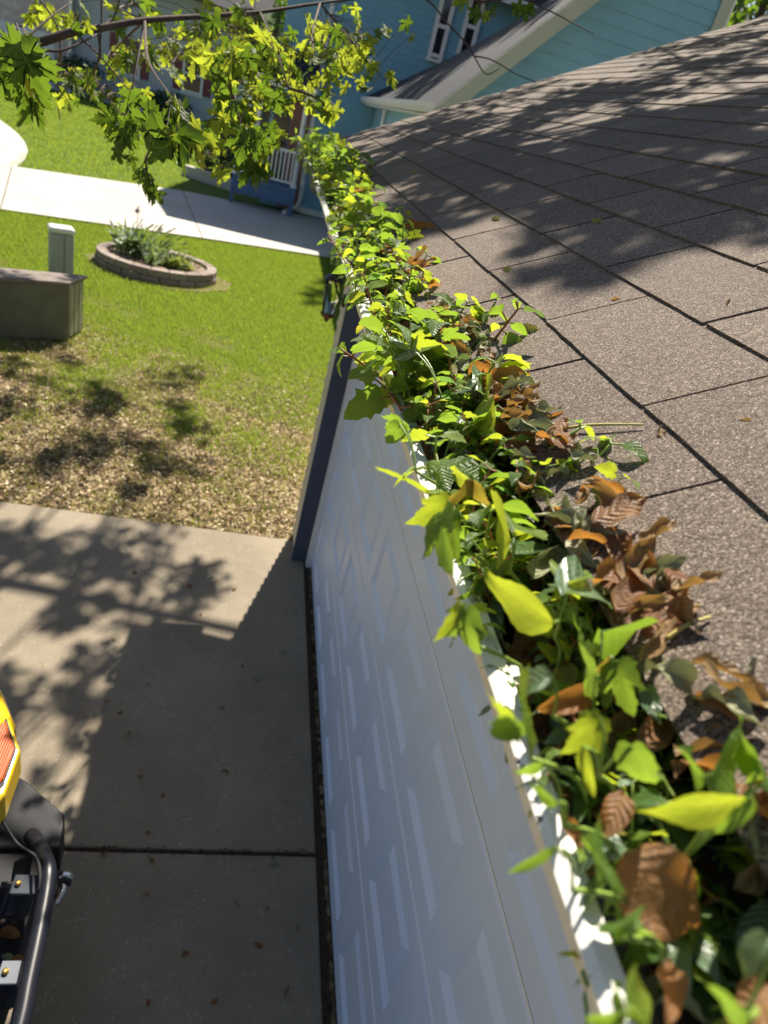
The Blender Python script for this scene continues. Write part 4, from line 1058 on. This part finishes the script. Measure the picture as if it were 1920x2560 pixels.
MB().prism([((A_+.16+.06*math.sin(k*1.7))*math.cos(2*math.pi*k/32)+.05, (B_+.13+.05*math.sin(k*2.3))*math.sin(2*math.pi*k/32)) for k in range(32)], -.1, -.012).build('bare_soil', MT['mulch'], fr)
def blade_plant(label, base, n, h, w, spread, mat, cat='plant', name='leafy_plant', kind=None):
    root = empty(name, base); tag(root, label, cat)
    me_var = [simple_leaf('leaf', mat, w/h*rnd.uniform(.8,1.2), .01, .3, rnd.uniform(.6,1.5), .02, n=8, m=2, seed=rnd.randrange(99), peak=.5) for k in range(4)]
    for k in range(n):
        a = rnd.uniform(0, 6.28); el = rnd.uniform(.7,1.4); L = h*rnd.uniform(.6,1.15); rr = spread*math.sqrt(rnd.random())
        b = Vector((rr*math.cos(a*1.7), rr*.75*math.sin(a*1.7), 0)); d = Vector((math.cos(a)*math.cos(el), math.sin(a)*math.cos(el), math.sin(el)))
        inst('leaf', rnd.choice(me_var), root, leaf_mtx(b, d, (-d.x, -d.y, 1.2), L))
    MB().lathe([(spread*.35,-.02),(spread*.3,.02),(.01,.05)], 8).build('crown_base', MT['stem'], root)
    return root
MT['iris'] = M_leaf('strap_leaf', (.12,.19,.09), (.19,.26,.14), (.36,.50,.12), tr_fac=.35, rough=.35)
MT['lime'] = M_leaf('lime_leaf', (.16,.22,.05), (.24,.30,.08), (.50,.58,.08), tr_fac=.4)
blade_plant('tall clump of grey-green strap leaves in the flower ring', (RING[0]-.30, RING[1]+.12, .145), 190, .56, .036, .38, MT['iris'])
blade_plant('smaller spray of strap leaves at the front of the flower ring', (RING[0]-.02, RING[1]-.30, .145), 60, .34, .034, .16, MT['iris'])
blade_plant('pale lime low plant spreading in the flower ring', (RING[0]+.34, RING[1]-.15, .145), 150, .25, .045, .30, MT['lime'])
al = empty('purple_flower', (RING[0]-.42, RING[1]+.30, .145)); tag(al, 'single purple flower spike rising behind the strap leaves', 'flower')
MB().tube([(0,0,-.02),(.02,0,.62)], .006, 5).build('stem', MT['stem'], al)
leaf_cloud('blossom', [(Vector((.02,0,.65)), .05)], 60, 1.2, .025, M_plain('purple', (.20,.10,.22), .7), al)

# ================================================================== YELLOW OFF-ROAD VEHICLE NOSE (parked facing the door)
MT['yellow'] = M_plain('yellow_paint', (.78,.50,.012), .22, .03, 2, coat=.6)
MT['black_steel'] = M_plain('black_textured_steel', (.012,.013,.017), .5, .15, 30, spec=.25, bump=.35, bscale=420)
MT['black_gloss'] = M_plain('black_tube', (.010,.011,.017), .36, .1, 20, spec=.35)
MT['rubber'] = M_plain('rubber', (.02,.02,.02), .8, .2, 10, bump=.3, bscale=60)
MT['chrome'] = M_plain('chrome', (.55,.56,.58), .22, .1, 30, metal=1)
MT['brass'] = M_plain('brass', (.65,.42,.12), .35, .1, 30, metal=1)
t = NT('amber_lens'); w_ = t.n('ShaderNodeTexWave'); w_.inputs['Scale'].default_value = 40; w_.bands_direction = 'X'; t.set(w_.inputs['Vector'], t.objc())
MT['amber'] = t.end(t.pbr(t.ramp(w_.outputs['Fac'], [(0,(.36,.045,.0005)),(1,(.60,.10,.001))]), .4, t.bump(w_.outputs['Fac'], .4, .003), 0, .2, 0))
MT['grey_plastic'] = M_plain('grey_plastic', (.30,.31,.33), .4, .08, 10)
vh = empty('off_road_vehicle', (-1.2, 1.0, 0)); tag(vh, 'yellow off-road vehicle with black tubular bumper parked facing the garage door', 'vehicle')
VO = Vector(vh.location)
def vb(mb, name, mat, parent=None, **kw):
    o = mb.build(name, mat, parent or vh, **kw)
    if parent is None: o.location = -VO
    return o
# fender: a tapering yellow shell whose tip carries the marker lamp
def px(p, z): return on_z(p[0], p[1], z)
fen = [(-1.9,1.94),(-.82,1.95),(-.68,1.88),(-.595,1.74),(-.59,1.60),(-.66,1.50),(-.86,1.46),(-1.9,1.46)]
f = MB(); n = len(fen)
rings = []
for (z, ins) in ((.70,.0),(.80,-.012),(.90,-.010),(.955,.015),(.985,.06),(.99,.12)):
    cx, cy = -1.15, 1.74
    rings.append([(x+(cx-x)*ins*1.2, y_+(cy-y_)*ins*2.2, z) for x, y_ in fen])
f.add([v for r in rings for v in r], [(i*n+k, i*n+(k+1)%n, (i+1)*n+(k+1)%n, (i+1)*n+k) for i in range(5) for k in range(n)] + [tuple(range(5*n, 6*n))])
fo = vb(f, 'front_fender', MT['yellow'], smooth=False); fo.modifiers.new('sub', 'BEVEL').width = .02
vb(MB().extr([(-1.9,1.96),(-.84,1.965),(-.70,1.90),(-.62,1.80),(-.62,1.76),(-.70,1.87),(-.83,1.935),(-1.9,1.925)], lambda x, y_, z: Vector((x, y_, z)), .60, .76), 'fender_flare', MT['grey_plastic'], bevel=.008)
# amber marker lamp on the fender top edge
lc = px((14,1890), .97)
lamp = MB(); lp = [px(p, .975) for p in ((-28,1825),(14,1800),(36,1868),(8,1945),(-28,1985))]
lamp.add(lp+[v-Vector((0,0,.03)) for v in lp], [(0,1,2,3,4)]+[(i, 5+i, 5+(i+1)%5, (i+1)%5) for i in range(5)])
for v in range(0): pass
surr = MB(); c_ = sum(lp, Vector())/5; sp_ = [c_+(v-c_)*1.14-Vector((0,0,.012)) for v in lp]
surr.add(sp_+[v-Vector((0,0,.04)) for v in sp_], [(0,1,2,3,4)]+[(i, 5+i, 5+(i+1)%5, (i+1)%5) for i in range(5)])
fa = [c_+(v-c_)*1.42-Vector((0,0,.02)) for v in lp]
vb(MB().add(fa+[v-Vector((0,0,.12)) for v in fa], [(0,1,2,3,4)]+[(i, 5+i, 5+(i+1)%5, (i+1)%5) for i in range(5)]), 'lamp_housing', MT['yellow'], bevel=.015, seg=3)
mk = vb(surr, 'lamp_surround', MT['black_metal'])
ml = vb(lamp, 'marker_lamp', MT['amber'], bevel=.006)
# bonnet, grille, wheel further back
vb(MB().extr([(-1.9,.72),(-.72,.72),(-.66,.80),(-.70,.99),(-1.9,1.08)], lambda x, z, y_: Vector((x, y_, z)), .42, 1.44), 'bonnet', MT['yellow'], bevel=.03, seg=3)
gr = vb(MB().box((-.66,.46,.62),(-.62,1.42,.90)), 'grille', MT['black_steel'])
for k in range(7): MB().box((-.62,.55+k*.12,.65),(-.61,.58+k*.12,.88)).build('grille_bar', MT['grey_plastic'], gr)
wh = vb(MB().lathe([(.20,-.13),(.34,-.13),(.38,-.10),(.39,0),(.38,.10),(.34,.13),(.20,.13)], 28, (-1.12,1.70,.385), Matrix.Rotation(math.pi/2, 3, 'X')), 'tyre', MT['rubber'], smooth=False)
MB().lathe([(.02,-.10),(.19,-.10),(.205,-.13),(.205,.13),(.02,.12)], 20, (-1.12,1.70,.385), Matrix.Rotation(math.pi/2, 3, 'X')).build('rim', MT['chrome'], wh)
# steel bumper with an angled wing
zb = .62
wing = [px(p, zb) for p in ((40,1936),(62,1948),(160,2032),(162,2060),(150,2120),(-60,2120),(-30,2060))]
wg = MB(); n = 7
wg.add(wing+[v-Vector((0,0,.16)) for v in wing], [tuple(range(n)), tuple(reversed(range(n,2*n)))]+[(i, n+i, n+(i+1)%n, (i+1)%n) for i in range(n)])
vb(wg, 'bumper_wing', MT['black_steel'], bevel=.012, seg=3)
vb(MB().box((-.66,-.1,.44),(-.405,1.487,.60)), 'bumper_beam', MT['black_steel'], bevel=.012)
vb(MB().box((-1.9,.5,.40),(-.66,.62,.52)), 'chassis_rail', MT['black_steel']); vb(MB().box((-1.9,1.2,.40),(-.66,1.32,.52)), 'chassis_rail', MT['black_steel'])
zt = .80
bar = [px((80,2090),.66), px((100,2120),.76), px((118,2170),zt), px((115,2230),zt), px((95,2340),zt), px((70,2460),zt), px((45,2580),zt)]
last = bar[-1]; bar += [last+Vector((0,-.25,0)), last+Vector((-.02,-.5,0)), last+Vector((-.06,-.62,-.06)), last+Vector((-.06,-.66,-.18))]
vb(MB().tube(catmull(bar, 6), .026, 16), 'bull_bar', MT['black_gloss'], smooth=True)
# lamps tucked behind the bar with brackets and bolts
for (c0, sc) in (((40,2240),1.0), ((8,2460),1.0)):
    P = px(c0, .72)
    cl = vb(MB().lathe([(.03,-.06),(.048,-.05),(.052,.02),(.050,.032),(.044,.036)], 18, P, Matrix.Rotation(-1.1, 3, 'X')), 'driving_lamp', MT['black_gloss'], smooth=False)
    MB().lathe([(.044,.03),(.051,.031),(.051,.037),(.042,.038)], 18, P, Matrix.Rotation(-1.1, 3, 'X')).build('lamp_rim', MT['chrome'], cl)
    bk_ = vb(MB().box((P.x-.01,P.y-.03,.775),(P.x+.062,P.y+.03,.786)), 'lamp_bracket', M_plain('blue_grey_steel', (.10,.115,.14), .5) if c0[1] > 2400 else M_plain('dark_blue_steel', (.03,.038,.055), .5, spec=.3), bevel=.003)
    MB().lathe([(.009,.787),(.009,.793),(.004,.796)], 8, (P.x+.008,P.y,0)).build('bolt', MT['brass'], bk_)
    MB().box((P.x-.006,P.y-.006,.70),(P.x+.006,P.y+.006,.774)).build('bracket_leg', MT['black_steel'], bk_)
vb(MB().tube(catmull([px((-20,2010),.86), px((10,2060),.80), px((45,2110),.76), px((88,2140),.82), px((100,2180),.84), px((96,2225),.82), px((85,2245),.78)], 6), .0042, 8), 'lamp_cable', MT['rubber'], smooth=True)
# tow shackle and pin at the front of the beam
P = px((160,2215), .58)
tb = vb(MB().lathe([(.0,-.018),(.016,-.016),(.018,-.01),(.018,.012),(.015,.018),(.0,.02)], 14, P+Vector((.0,.03,0)), Matrix.Rotation(math.pi/2, 3, 'Y')), 'shackle_pin', MT['chrome'], smooth=True)
MB().tube(catmull([P+Vector((-.02,.03,0)), P+Vector((.0,.0,.0)), P+Vector((0,-.025,.0)), P+Vector((-.012,-.055,-.005))]), .011, 10).build('shackle_bow', MT['chrome'], tb, smooth=True)
MB().lathe([(.012,-.006),(.021,-.005),(.021,.005),(.012,.006)], 14, P+Vector((.0,.012,0)), Matrix.Rotation(math.pi/2, 3, 'X')).build('rubber_washer', MT['rubber'], tb)
MB().box((P.x-.075,P.y-.03,.54),(P.x-.019,P.y+.05,.585)).build('tow_lug', MT['black_steel'], tb)
for k in range(16):
    P = px((rnd.uniform(-30,22), rnd.uniform(2250,2440)), .615)
    kd = rnd.choice(('dry','dry_tan','dry_pale')); a = rnd.uniform(0,6.28); L = rnd.uniform(.05,.075)
    o = inst('fallen_leaf', pick(kd)); o.matrix_world = leaf_mtx(P+Vector((0,0,.006+.004*k%.02)), (math.cos(a), math.sin(a), .1), (rnd.uniform(-.4,.4), rnd.uniform(-.4,.4), 1), L)
    tag(o, 'dead leaf lying on the black bumper beam of the vehicle', 'fallen leaf', 'dead leaves on the bumper')

# ================================================================== SMALL DEBRIS on the roof and on the driveway
def roof_hit(px_, py_):
    d = ray(px_, py_); t_ = (RP(0,0,.004)-CAM).dot(NV)/d.dot(NV); return CAM+d*t_
MT['moss'] = M_plain('moss', (.42,.40,.13), .9, .4, 60)
def moss(p, r, label):
    P = roof_hit(*p); root = inst('moss_clump', None) if False else empty('moss_clump', P)
    tag(root, label, 'moss')
    m = MB()
    for k in range(150):
        a = rnd.uniform(0,6.28); rr = r*math.sqrt(rnd.random()); rr *= .45+.55*abs(math.sin(a*1.5+r*900)); q_ = Vector((0,1,0))*rr*1.2*math.cos(a)+UV_*rr*.55*math.sin(a)
        m.tube([q_-NV*.004, q_+NV*(r*.10*(1-rr/r)+.003)+Vector((rnd.uniform(-.004,.004), rnd.uniform(-.004,.004), 0))], [.0015,.0006], 4, cap=False)
    m.build('moss_tufts', MT['moss'], root)
moss((1325,822), 0.016, 'mossy tuft at the shingle corner beside the gutter seedlings')
moss((1492,553), 0.014, 'olive moss tuft on a shingle course line in the middle of the roof')
moss((1268,676), 0.013, 'thin yellowish moss streak on a shingle joint')
moss((1035,432), 0.018, 'dark green moss patch on a shaded shingle course')
moss((1240,548), 0.014, 'brown green moss patch on a course line in leaf shade')
def roof_leaf(p, kd, i, L, label, group=None, up=.1):
    P = roof_hit(*p); a = rnd.uniform(0,6.28); d = Vector((0,1,0))*math.cos(a)+UV_*math.sin(a)+NV*(up if L > .05 else .0)
    o = inst('fallen_leaf', LM[kd, i]); o.matrix_world = leaf_mtx(P-NV*(.001+L*.06), d, NV+Vector((rnd.uniform(-.3,.3), rnd.uniform(-.3,.3), 0)), L); tag(o, label, 'fallen leaf', group)
roof_leaf((1745,180), 'ov_silver', 1, .10, 'pale silvery leaf standing on the sunny upper shingles')
roof_leaf((1010,575), 'dry', 2, .10, 'orange dead leaf on the shingles beside the gutter plants')
roof_leaf((1690,1530), 'dry_pale', 2, .055, 'pale green shrivelled leaf alone on the granules near the gutter')
roof_leaf((1895,460), 'dry_tan', 1, .035, 'small gold dead leaf on the upper shingles')
for p in ((1735,555),(1460,612),(1560,748),(1825,757),(1612,250),(1830,770),(1700,150),(1760,150),(1590,195),(1330,330),(1500,435),(1890,1050),(1655,1090)):
    roof_leaf(p, rnd.choice(('dry','dry_tan')), rnd.randrange(8), rnd.uniform(.012,.028), 'crumb of dead leaf on the brown shingles', 'leaf crumbs on the roof')
for p in ((1560,570),(1400,727),(1595,782),(1850,480),(1380,680)):
    roof_leaf(p, 'lance', rnd.randrange(4), rnd.uniform(.015,.03), 'tiny yellow-green seed wing on the shingles', 'seed wings on the roof')
# thin stalks trailing over the shingles
for (a_, b_, lb) in (((1395,1082),(1610,1068),'long pale leaf stalk trailing from the gutter onto the shingles'),((1666,1608),(1775,1550),'stiff tan twig poking from the gutter over the shingles')):
    A = roof_hit(*a_)+NV*.004; B = roof_hit(*b_)+NV*.003
    tag(MB().tube(catmull([A, A.lerp(B,.35)+NV*.003, A.lerp(B,.7)+NV*.002, B], 4), [.0019-.0008*i/12 for i in range(13)], 5).build('leaf_stalk', M_plain('stalk', (.42,.36,.10), .6), smooth=True), lb, 'stalk')
for k in range(34):
    p = (rnd.uniform(230,770), rnd.uniform(1420,2500)); P = on_z(*p)
    kd = rnd.choice(('dry','dry_tan','dry_pale','dry')); a = rnd.uniform(0,6.28)
    o = inst('fallen_leaf', pick(kd)); L = rnd.uniform(.022,.05)
    o.matrix_world = leaf_mtx((P.x, P.y, .006), (math.cos(a), math.sin(a), .05), (rnd.uniform(-.3,.3), rnd.uniform(-.3,.3), 1), L)
    tag(o, 'small dead leaf lying on the concrete driveway', 'fallen leaf', 'dead leaves on the driveway')
# debris packed along the door joint
jm = MB()
for k in range(420):
    y_ = rnd.uniform(.5,4.1); x_ = rnd.uniform(.662,.705); a = rnd.uniform(0,6.28); s_ = rnd.uniform(.004,.012)
    jm.add([(x_,y_,rnd.uniform(-.01,.004)),(x_+s_*math.cos(a),y_+s_*math.sin(a),.004),(x_-s_*.5*math.sin(a),y_+s_*.6*math.cos(a),rnd.uniform(-.004,.008))], [(0,1,2)])
for k in range(260):
    x_ = rnd.uniform(-1.2,.66); y_ = 1.852+rnd.gauss(0,.009); a = rnd.uniform(0,6.28); s_ = rnd.uniform(.006,.02)
    jm.add([(x_,y_,.001),(x_+s_*math.cos(a),y_+s_*math.sin(a),.004),(x_-s_*.4*math.sin(a),y_+s_*.4*math.cos(a),.006)], [(0,1,2)])
tag(jm.build('joint_debris', MT['dirt']), 'brown crumbs packed along the concrete joints', 'debris', kind='stuff')

# ================================================================== SILVER MAPLE over the driveway
mt = empty('maple_tree', (-5.2, 7.6, 0)); tag(mt, 'silver maple with lobed leaves hanging over the driveway and roof', 'maple tree')
TO = Vector(mt.location)
def tb_(mb, name, mat, **kw):
    o = mb.build(name, mat, mt, **kw); o.location = -TO; return o
tb_(MB().tube(catmull([(-5.2,7.6,-.2),(-5.2,7.6,1.0),(-5.1,7.7,2.4),(-5.0,7.8,4.2),(-4.8,8.0,5.6),(-4.5,8.3,7.4)], 4), [.36,.30,.27,.26,.25,.245,.24,.235,.23,.22,.21,.20,.19,.18,.17,.16,.15,.14,.13,.11,.09], 14), 'trunk', MT['bark'], smooth=True)
LIMBS = [[(-4.9,7.9,4.6),(-3.2,8.4,6.0),(-1.0,8.9,6.6),(1.6,8.8,6.9),(4.0,8.4,7.0)], [(-4.9,7.9,4.8),(-3.0,7.2,6.1),(-.8,7.0,6.6),(1.6,6.6,6.8),(3.6,6.2,6.9)],
         [(-4.8,8.0,5.4),(-3.2,10.2,6.6),(-1.6,11.8,7.0),(.2,12.6,7.2)], [(-5.0,7.8,4.4),(-3.4,6.6,5.5),(-1.6,6.0,5.8),(.2,5.9,6.0),(1.4,5.6,6.2)]]
limb_pts = []
for L_ in LIMBS:
    c = catmull(L_, 6); limb_pts += c
    tb_(MB().tube(c, [.10-.075*i/(len(c)-1) for i in range(len(c))], 8), 'limb', MT['bark'], smooth=True)
targets = []
for k in range(34): targets.append(RP(rnd.uniform(.6,3.7), rnd.uniform(2.2,5.8)))
for k in range(16): targets.append(RP(rnd.uniform(.15,.9), rnd.uniform(2.3,5.2)))
for k in range(9): targets.append(RP(rnd.uniform(.25,.85), rnd.uniform(1.2,1.9)))
for k in range(16): targets.append(RP(rnd.uniform(.25,1.3), rnd.uniform(1.55,2.6)))
for k in range(5): targets.append(Vector((rnd.uniform(-2.2,-.1), rnd.uniform(2.6,4.4), 0)))
for k in range(18): targets.append(RP(rnd.uniform(.4,1.7), rnd.uniform(1.75,4.6)))
for k in range(10): targets.append(RP(rnd.uniform(1.5,2.9), rnd.uniform(1.5,2.5)))
for k in range(22): targets.append(Vector((rnd.uniform(-2.3,.05), rnd.uniform(3.2,4.5), 0)))
for k in range(12): targets.append(Vector((rnd.uniform(-1.6,-.55), rnd.uniform(1.6,2.9), 0)))
for k in range(36): targets.append(Vector((rnd.uniform(-3.6,-.3), rnd.uniform(4.7,7.8), 0)))
cl = []; tw = MB()
for T in targets:
    z = rnd.uniform(5.4,7.4)
    for _ in range(20):
        C = T + sun_dir*((z-T.z)/sun_dir.z); pr_ = proj(C)
        if pr_ is None or pr_[1] < -170 or pr_[0] < -170: break
        z += .5
    rad = rnd.uniform(.14,.36)
    cl.append((C, rad))
    near_p = min(limb_pts, key=lambda q_: (q_-C).length)
    tw.tube(catmull([near_p, (near_p+C)*.5+Vector((0,0,.12)), C], 4), [.02-.0012*i for i in range(9)], 5)
    for j in range(4):
        tw.tube([C, C+Vector((rnd.uniform(-1,1), rnd.uniform(-1,1), rnd.uniform(-1,.6)))*rad], [.008,.003], 4)
tb_(tw, 'branches', MT['twig'])
cr = leaf_cloud('crown', cl, 42, .8, .105, MT['canopy'], mt); cr.location = -TO; tag(cr, kind='stuff')

# the low branch that hangs into view, with its leaves one by one
D = lambda x, y, d: at_dist(x, y, d)
b1 = [Vector((-4.95,7.75,3.6)), Vector((-3.2,5.3,3.35)), Vector((-1.6,3.6,3.05)), D(-60,128,2.75), D(0,118,2.66), D(96,106,2.64), D(181,80,2.66), D(253,70,2.68), D(362,51,2.75), D(520,40,2.9), D(650,30,3.05), D(800,8,3.3), D(960,-10,3.6), D(1060,-4,3.7), D(1120,60,3.72), D(1162,105,3.72), D(1185,140,3.7)]
c = catmull(b1, 6); rr_ = [.055-.040*min(1, i/30) for i in range(len(c))]
rr_ = [.055 + (.016-.055)*min(1, i/20) if i < 20 else .016 + (.0035-.016)*min(1, (i-20)/55) for i in range(len(c))]
mainb = tb_(MB().tube(c, rr_, 8), 'hanging_branch', MT['bark'], smooth=True)
b2 = [D(-40,140,2.6), D(60,118,2.58), D(110,125,2.55), D(152,127,2.55), D(200,108,2.58), D(245,84,2.66)]
clusters = [ # twig path (px, dist) list, leaves: n, px centre spread, dist spread, kind, size
 ([(96,106,2.64),(40,110,2.4),(30,60,2.25)], 13, (40,115), (55,85), (1.75,2.2), 'maple', .115),
 ([(96,106,2.64),(85,190,2.4),(85,240,2.35)], 3, (85,225), (30,18), (2.2,2.3), 'maple', .10),
 ([(253,70,2.68),(195,60,2.9),(150,40,3.2)], 9, (110,30), (45,28), (3.0,3.4), 'maple_bright', .075),
 ([(181,80,2.66),(190,60,2.7),(195,50,2.7)], 7, (195,52), (25,25), (2.6,2.8), 'maple_bright', .065),
 ([(152,127,2.55),(150,170,2.7),(190,190,2.8),(215,195,2.8)], 14, (185,185), (65,45), (2.6,3.1), 'maple_bright', .062),
 ([(245,84,2.66),(250,140,2.7),(235,190,2.72),(290,270,2.7),(330,300,2.7)], 10, (270,245), (45,40), (2.6,2.9), 'maple', .06),
 ([(362,51,2.75),(370,150,2.4),(420,230,2.1),(430,250,2.05)], 9, (430,285), (75,55), (1.8,2.1), 'maple', .14),
 ([(362,51,2.75),(340,170,2.6),(320,300,2.5),(340,340,2.45)], 15, (320,290), (55,70), (2.2,2.7), 'maple', .075),
 ([(430,250,2.05),(400,330,2.2),(365,400,2.3),(378,470,2.3),(380,515,2.3)], 9, (362,455), (32,42), (2.2,2.35), 'maple', .062),
 ([(520,40,2.9),(480,120,3.3),(430,160,3.6)], 26, (430,120), (110,75), (2.9,4.2), 'maple_bright', .072),
 ([(520,40,2.9),(560,110,2.6),(560,180,2.4)], 20, (560,130), (90,90), (2.2,2.8), 'maple', .095),
 ([(560,180,2.4),(600,300,2.4),(625,400,2.4)], 24, (610,290), (75,95), (2.1,2.7), 'maple', .085),
 ([(625,400,2.4),(640,430,2.4)], 7, (640,420), (40,30), (2.3,2.5), 'maple', .08),
 ([(650,30,3.05),(690,120,2.7),(720,220,2.5)], 24, (690,170), (80,100), (2.3,3.0), 'maple', .085),
 ([(650,30,3.05),(620,20,3.5),(600,30,4.0)], 26, (600,60), (120,70), (3.2,4.4), 'maple_bright', .075),
 ([(800,8,3.3),(860,80,3.5),(900,130,3.6),(960,200,3.6)], 46, (890,125), (95,85), (3.2,4.0), 'maple_bright', .070),
 ([(800,8,3.3),(780,90,2.9),(790,160,2.7)], 22, (800,130), (65,85), (2.5,3.3), 'maple_bright', .075),
 ([(720,220,2.5),(800,250,2.5),(822,300,2.5)], 4, (822,250), (12,45), (2.4,2.6), 'maple', .075),
 ([(960,-10,3.6),(1100,-30,3.6),(1200,5,3.5)], 5, (1200,18), (22,22), (3.4,3.6), 'maple_bright', .065),
 ([(362,51,2.75),(300,20,3.4),(330,10,4.0)], 16, (330,25), (110,30), (3.4,4.6), 'maple', .08),
 ([(1200,5,3.5),(1300,-5,3.6),(1330,5,3.6)], 4, (1330,8), (25,14), (3.5,3.7), 'maple', .07),
 ([(520,40,2.9),(560,60,3.4),(640,80,3.8)], 26, (620,95), (110,70), (3.2,4.2), 'maple_bright', .070),
 ([(362,51,2.75),(300,110,3.0),(260,160,3.3)], 16, (330,150), (90,60), (2.8,3.8), 'maple_bright', .066),
 ([(560,180,2.4),(640,230,2.7),(690,280,2.8)], 24, (655,255), (80,80), (2.4,3.1), 'maple_bright', .075),
]
nleaf = 0
for (path, n, ctr, spd, dr, kd, size) in clusters:
    pts = [D(*q_) for q_ in path]; cc = catmull(pts, 5); m = MB()
    m.tube(cc, [.0045-.003*i/len(cc) for i in range(len(cc))], 5)
    lv = []
    for k in range(n):
        p = D(ctr[0]+rnd.gauss(0,.55)*spd[0], ctr[1]+rnd.gauss(0,.55)*spd[1], rnd.uniform(*dr))
        np_ = min(cc, key=lambda q_: (q_-p).length)
        a = rnd.uniform(0, 6.28); d = Vector((math.cos(a)*.55, math.sin(a)*.55, rnd.uniform(-1.1,-.1)))
        m.tube([np_, (np_+p)*.5+Vector((0,0,.015)), p], [.0018,.0014,.0012], 4)
        a2 = rnd.uniform(0, 6.28); nn = Vector((math.cos(a2), math.sin(a2), rnd.uniform(-.2,.9)))
        if rnd.random() < .55: nn = (CAM-p).normalized()*(1 if rnd.random() < .7 else -1)+Vector((rnd.uniform(-.6,.6), rnd.uniform(-.6,.6), rnd.uniform(-.3,.6)))
        lv.append((p, d, nn, size*rnd.uniform(.55,1.12)))
    kd0 = kd; br = tb_(m, 'twig', MT['twig'])
    for (p, d, nn, L) in lv:
        inst('leaf', pick(kd0 if rnd.random() < .72 else ('maple_bright' if kd0 == 'maple' else 'maple')), br, leaf_mtx(p, d, nn, L)); nleaf += 1
tb_(MB().tube(catmull(b2, 5), [.007-.0002*i for i in range(26)], 6), 'bare_twig', MT['twig'], smooth=True)
for pth_ in ([(1185,140,3.7),(1215,185,3.7),(1250,170,3.7)], [(1185,140,3.7),(1230,150,3.72),(1290,185,3.72),(1340,205,3.74)], [(253,-10,2.7),(253,70,2.68),(245,150,2.68),(232,190,2.7)], [(200,95,2.64),(250,140,2.7),(300,200,2.75),(335,240,2.8)], [(100,0,2.9),(140,60,2.9),(150,130,2.9),(145,250,2.9),(150,300,2.9)], [(85,225,2.35),(80,260,2.3),(55,305,2.3)], [(1300,-5,3.6),(1380,30,3.6),(1440,62,3.6),(1485,85,3.6)], [(60,100,2.6),(130,40,2.7),(180,5,2.8)], [(300,-10,2.9),(285,40,2.9),(240,75,2.8)]):
    q_ = catmull([D(*v) for v in pth_], 5); tb_(MB().tube(q_, [.0035-.0018*i/len(q_) for i in range(len(q_))], 5), 'bare_twig', MT['twig'], smooth=True)
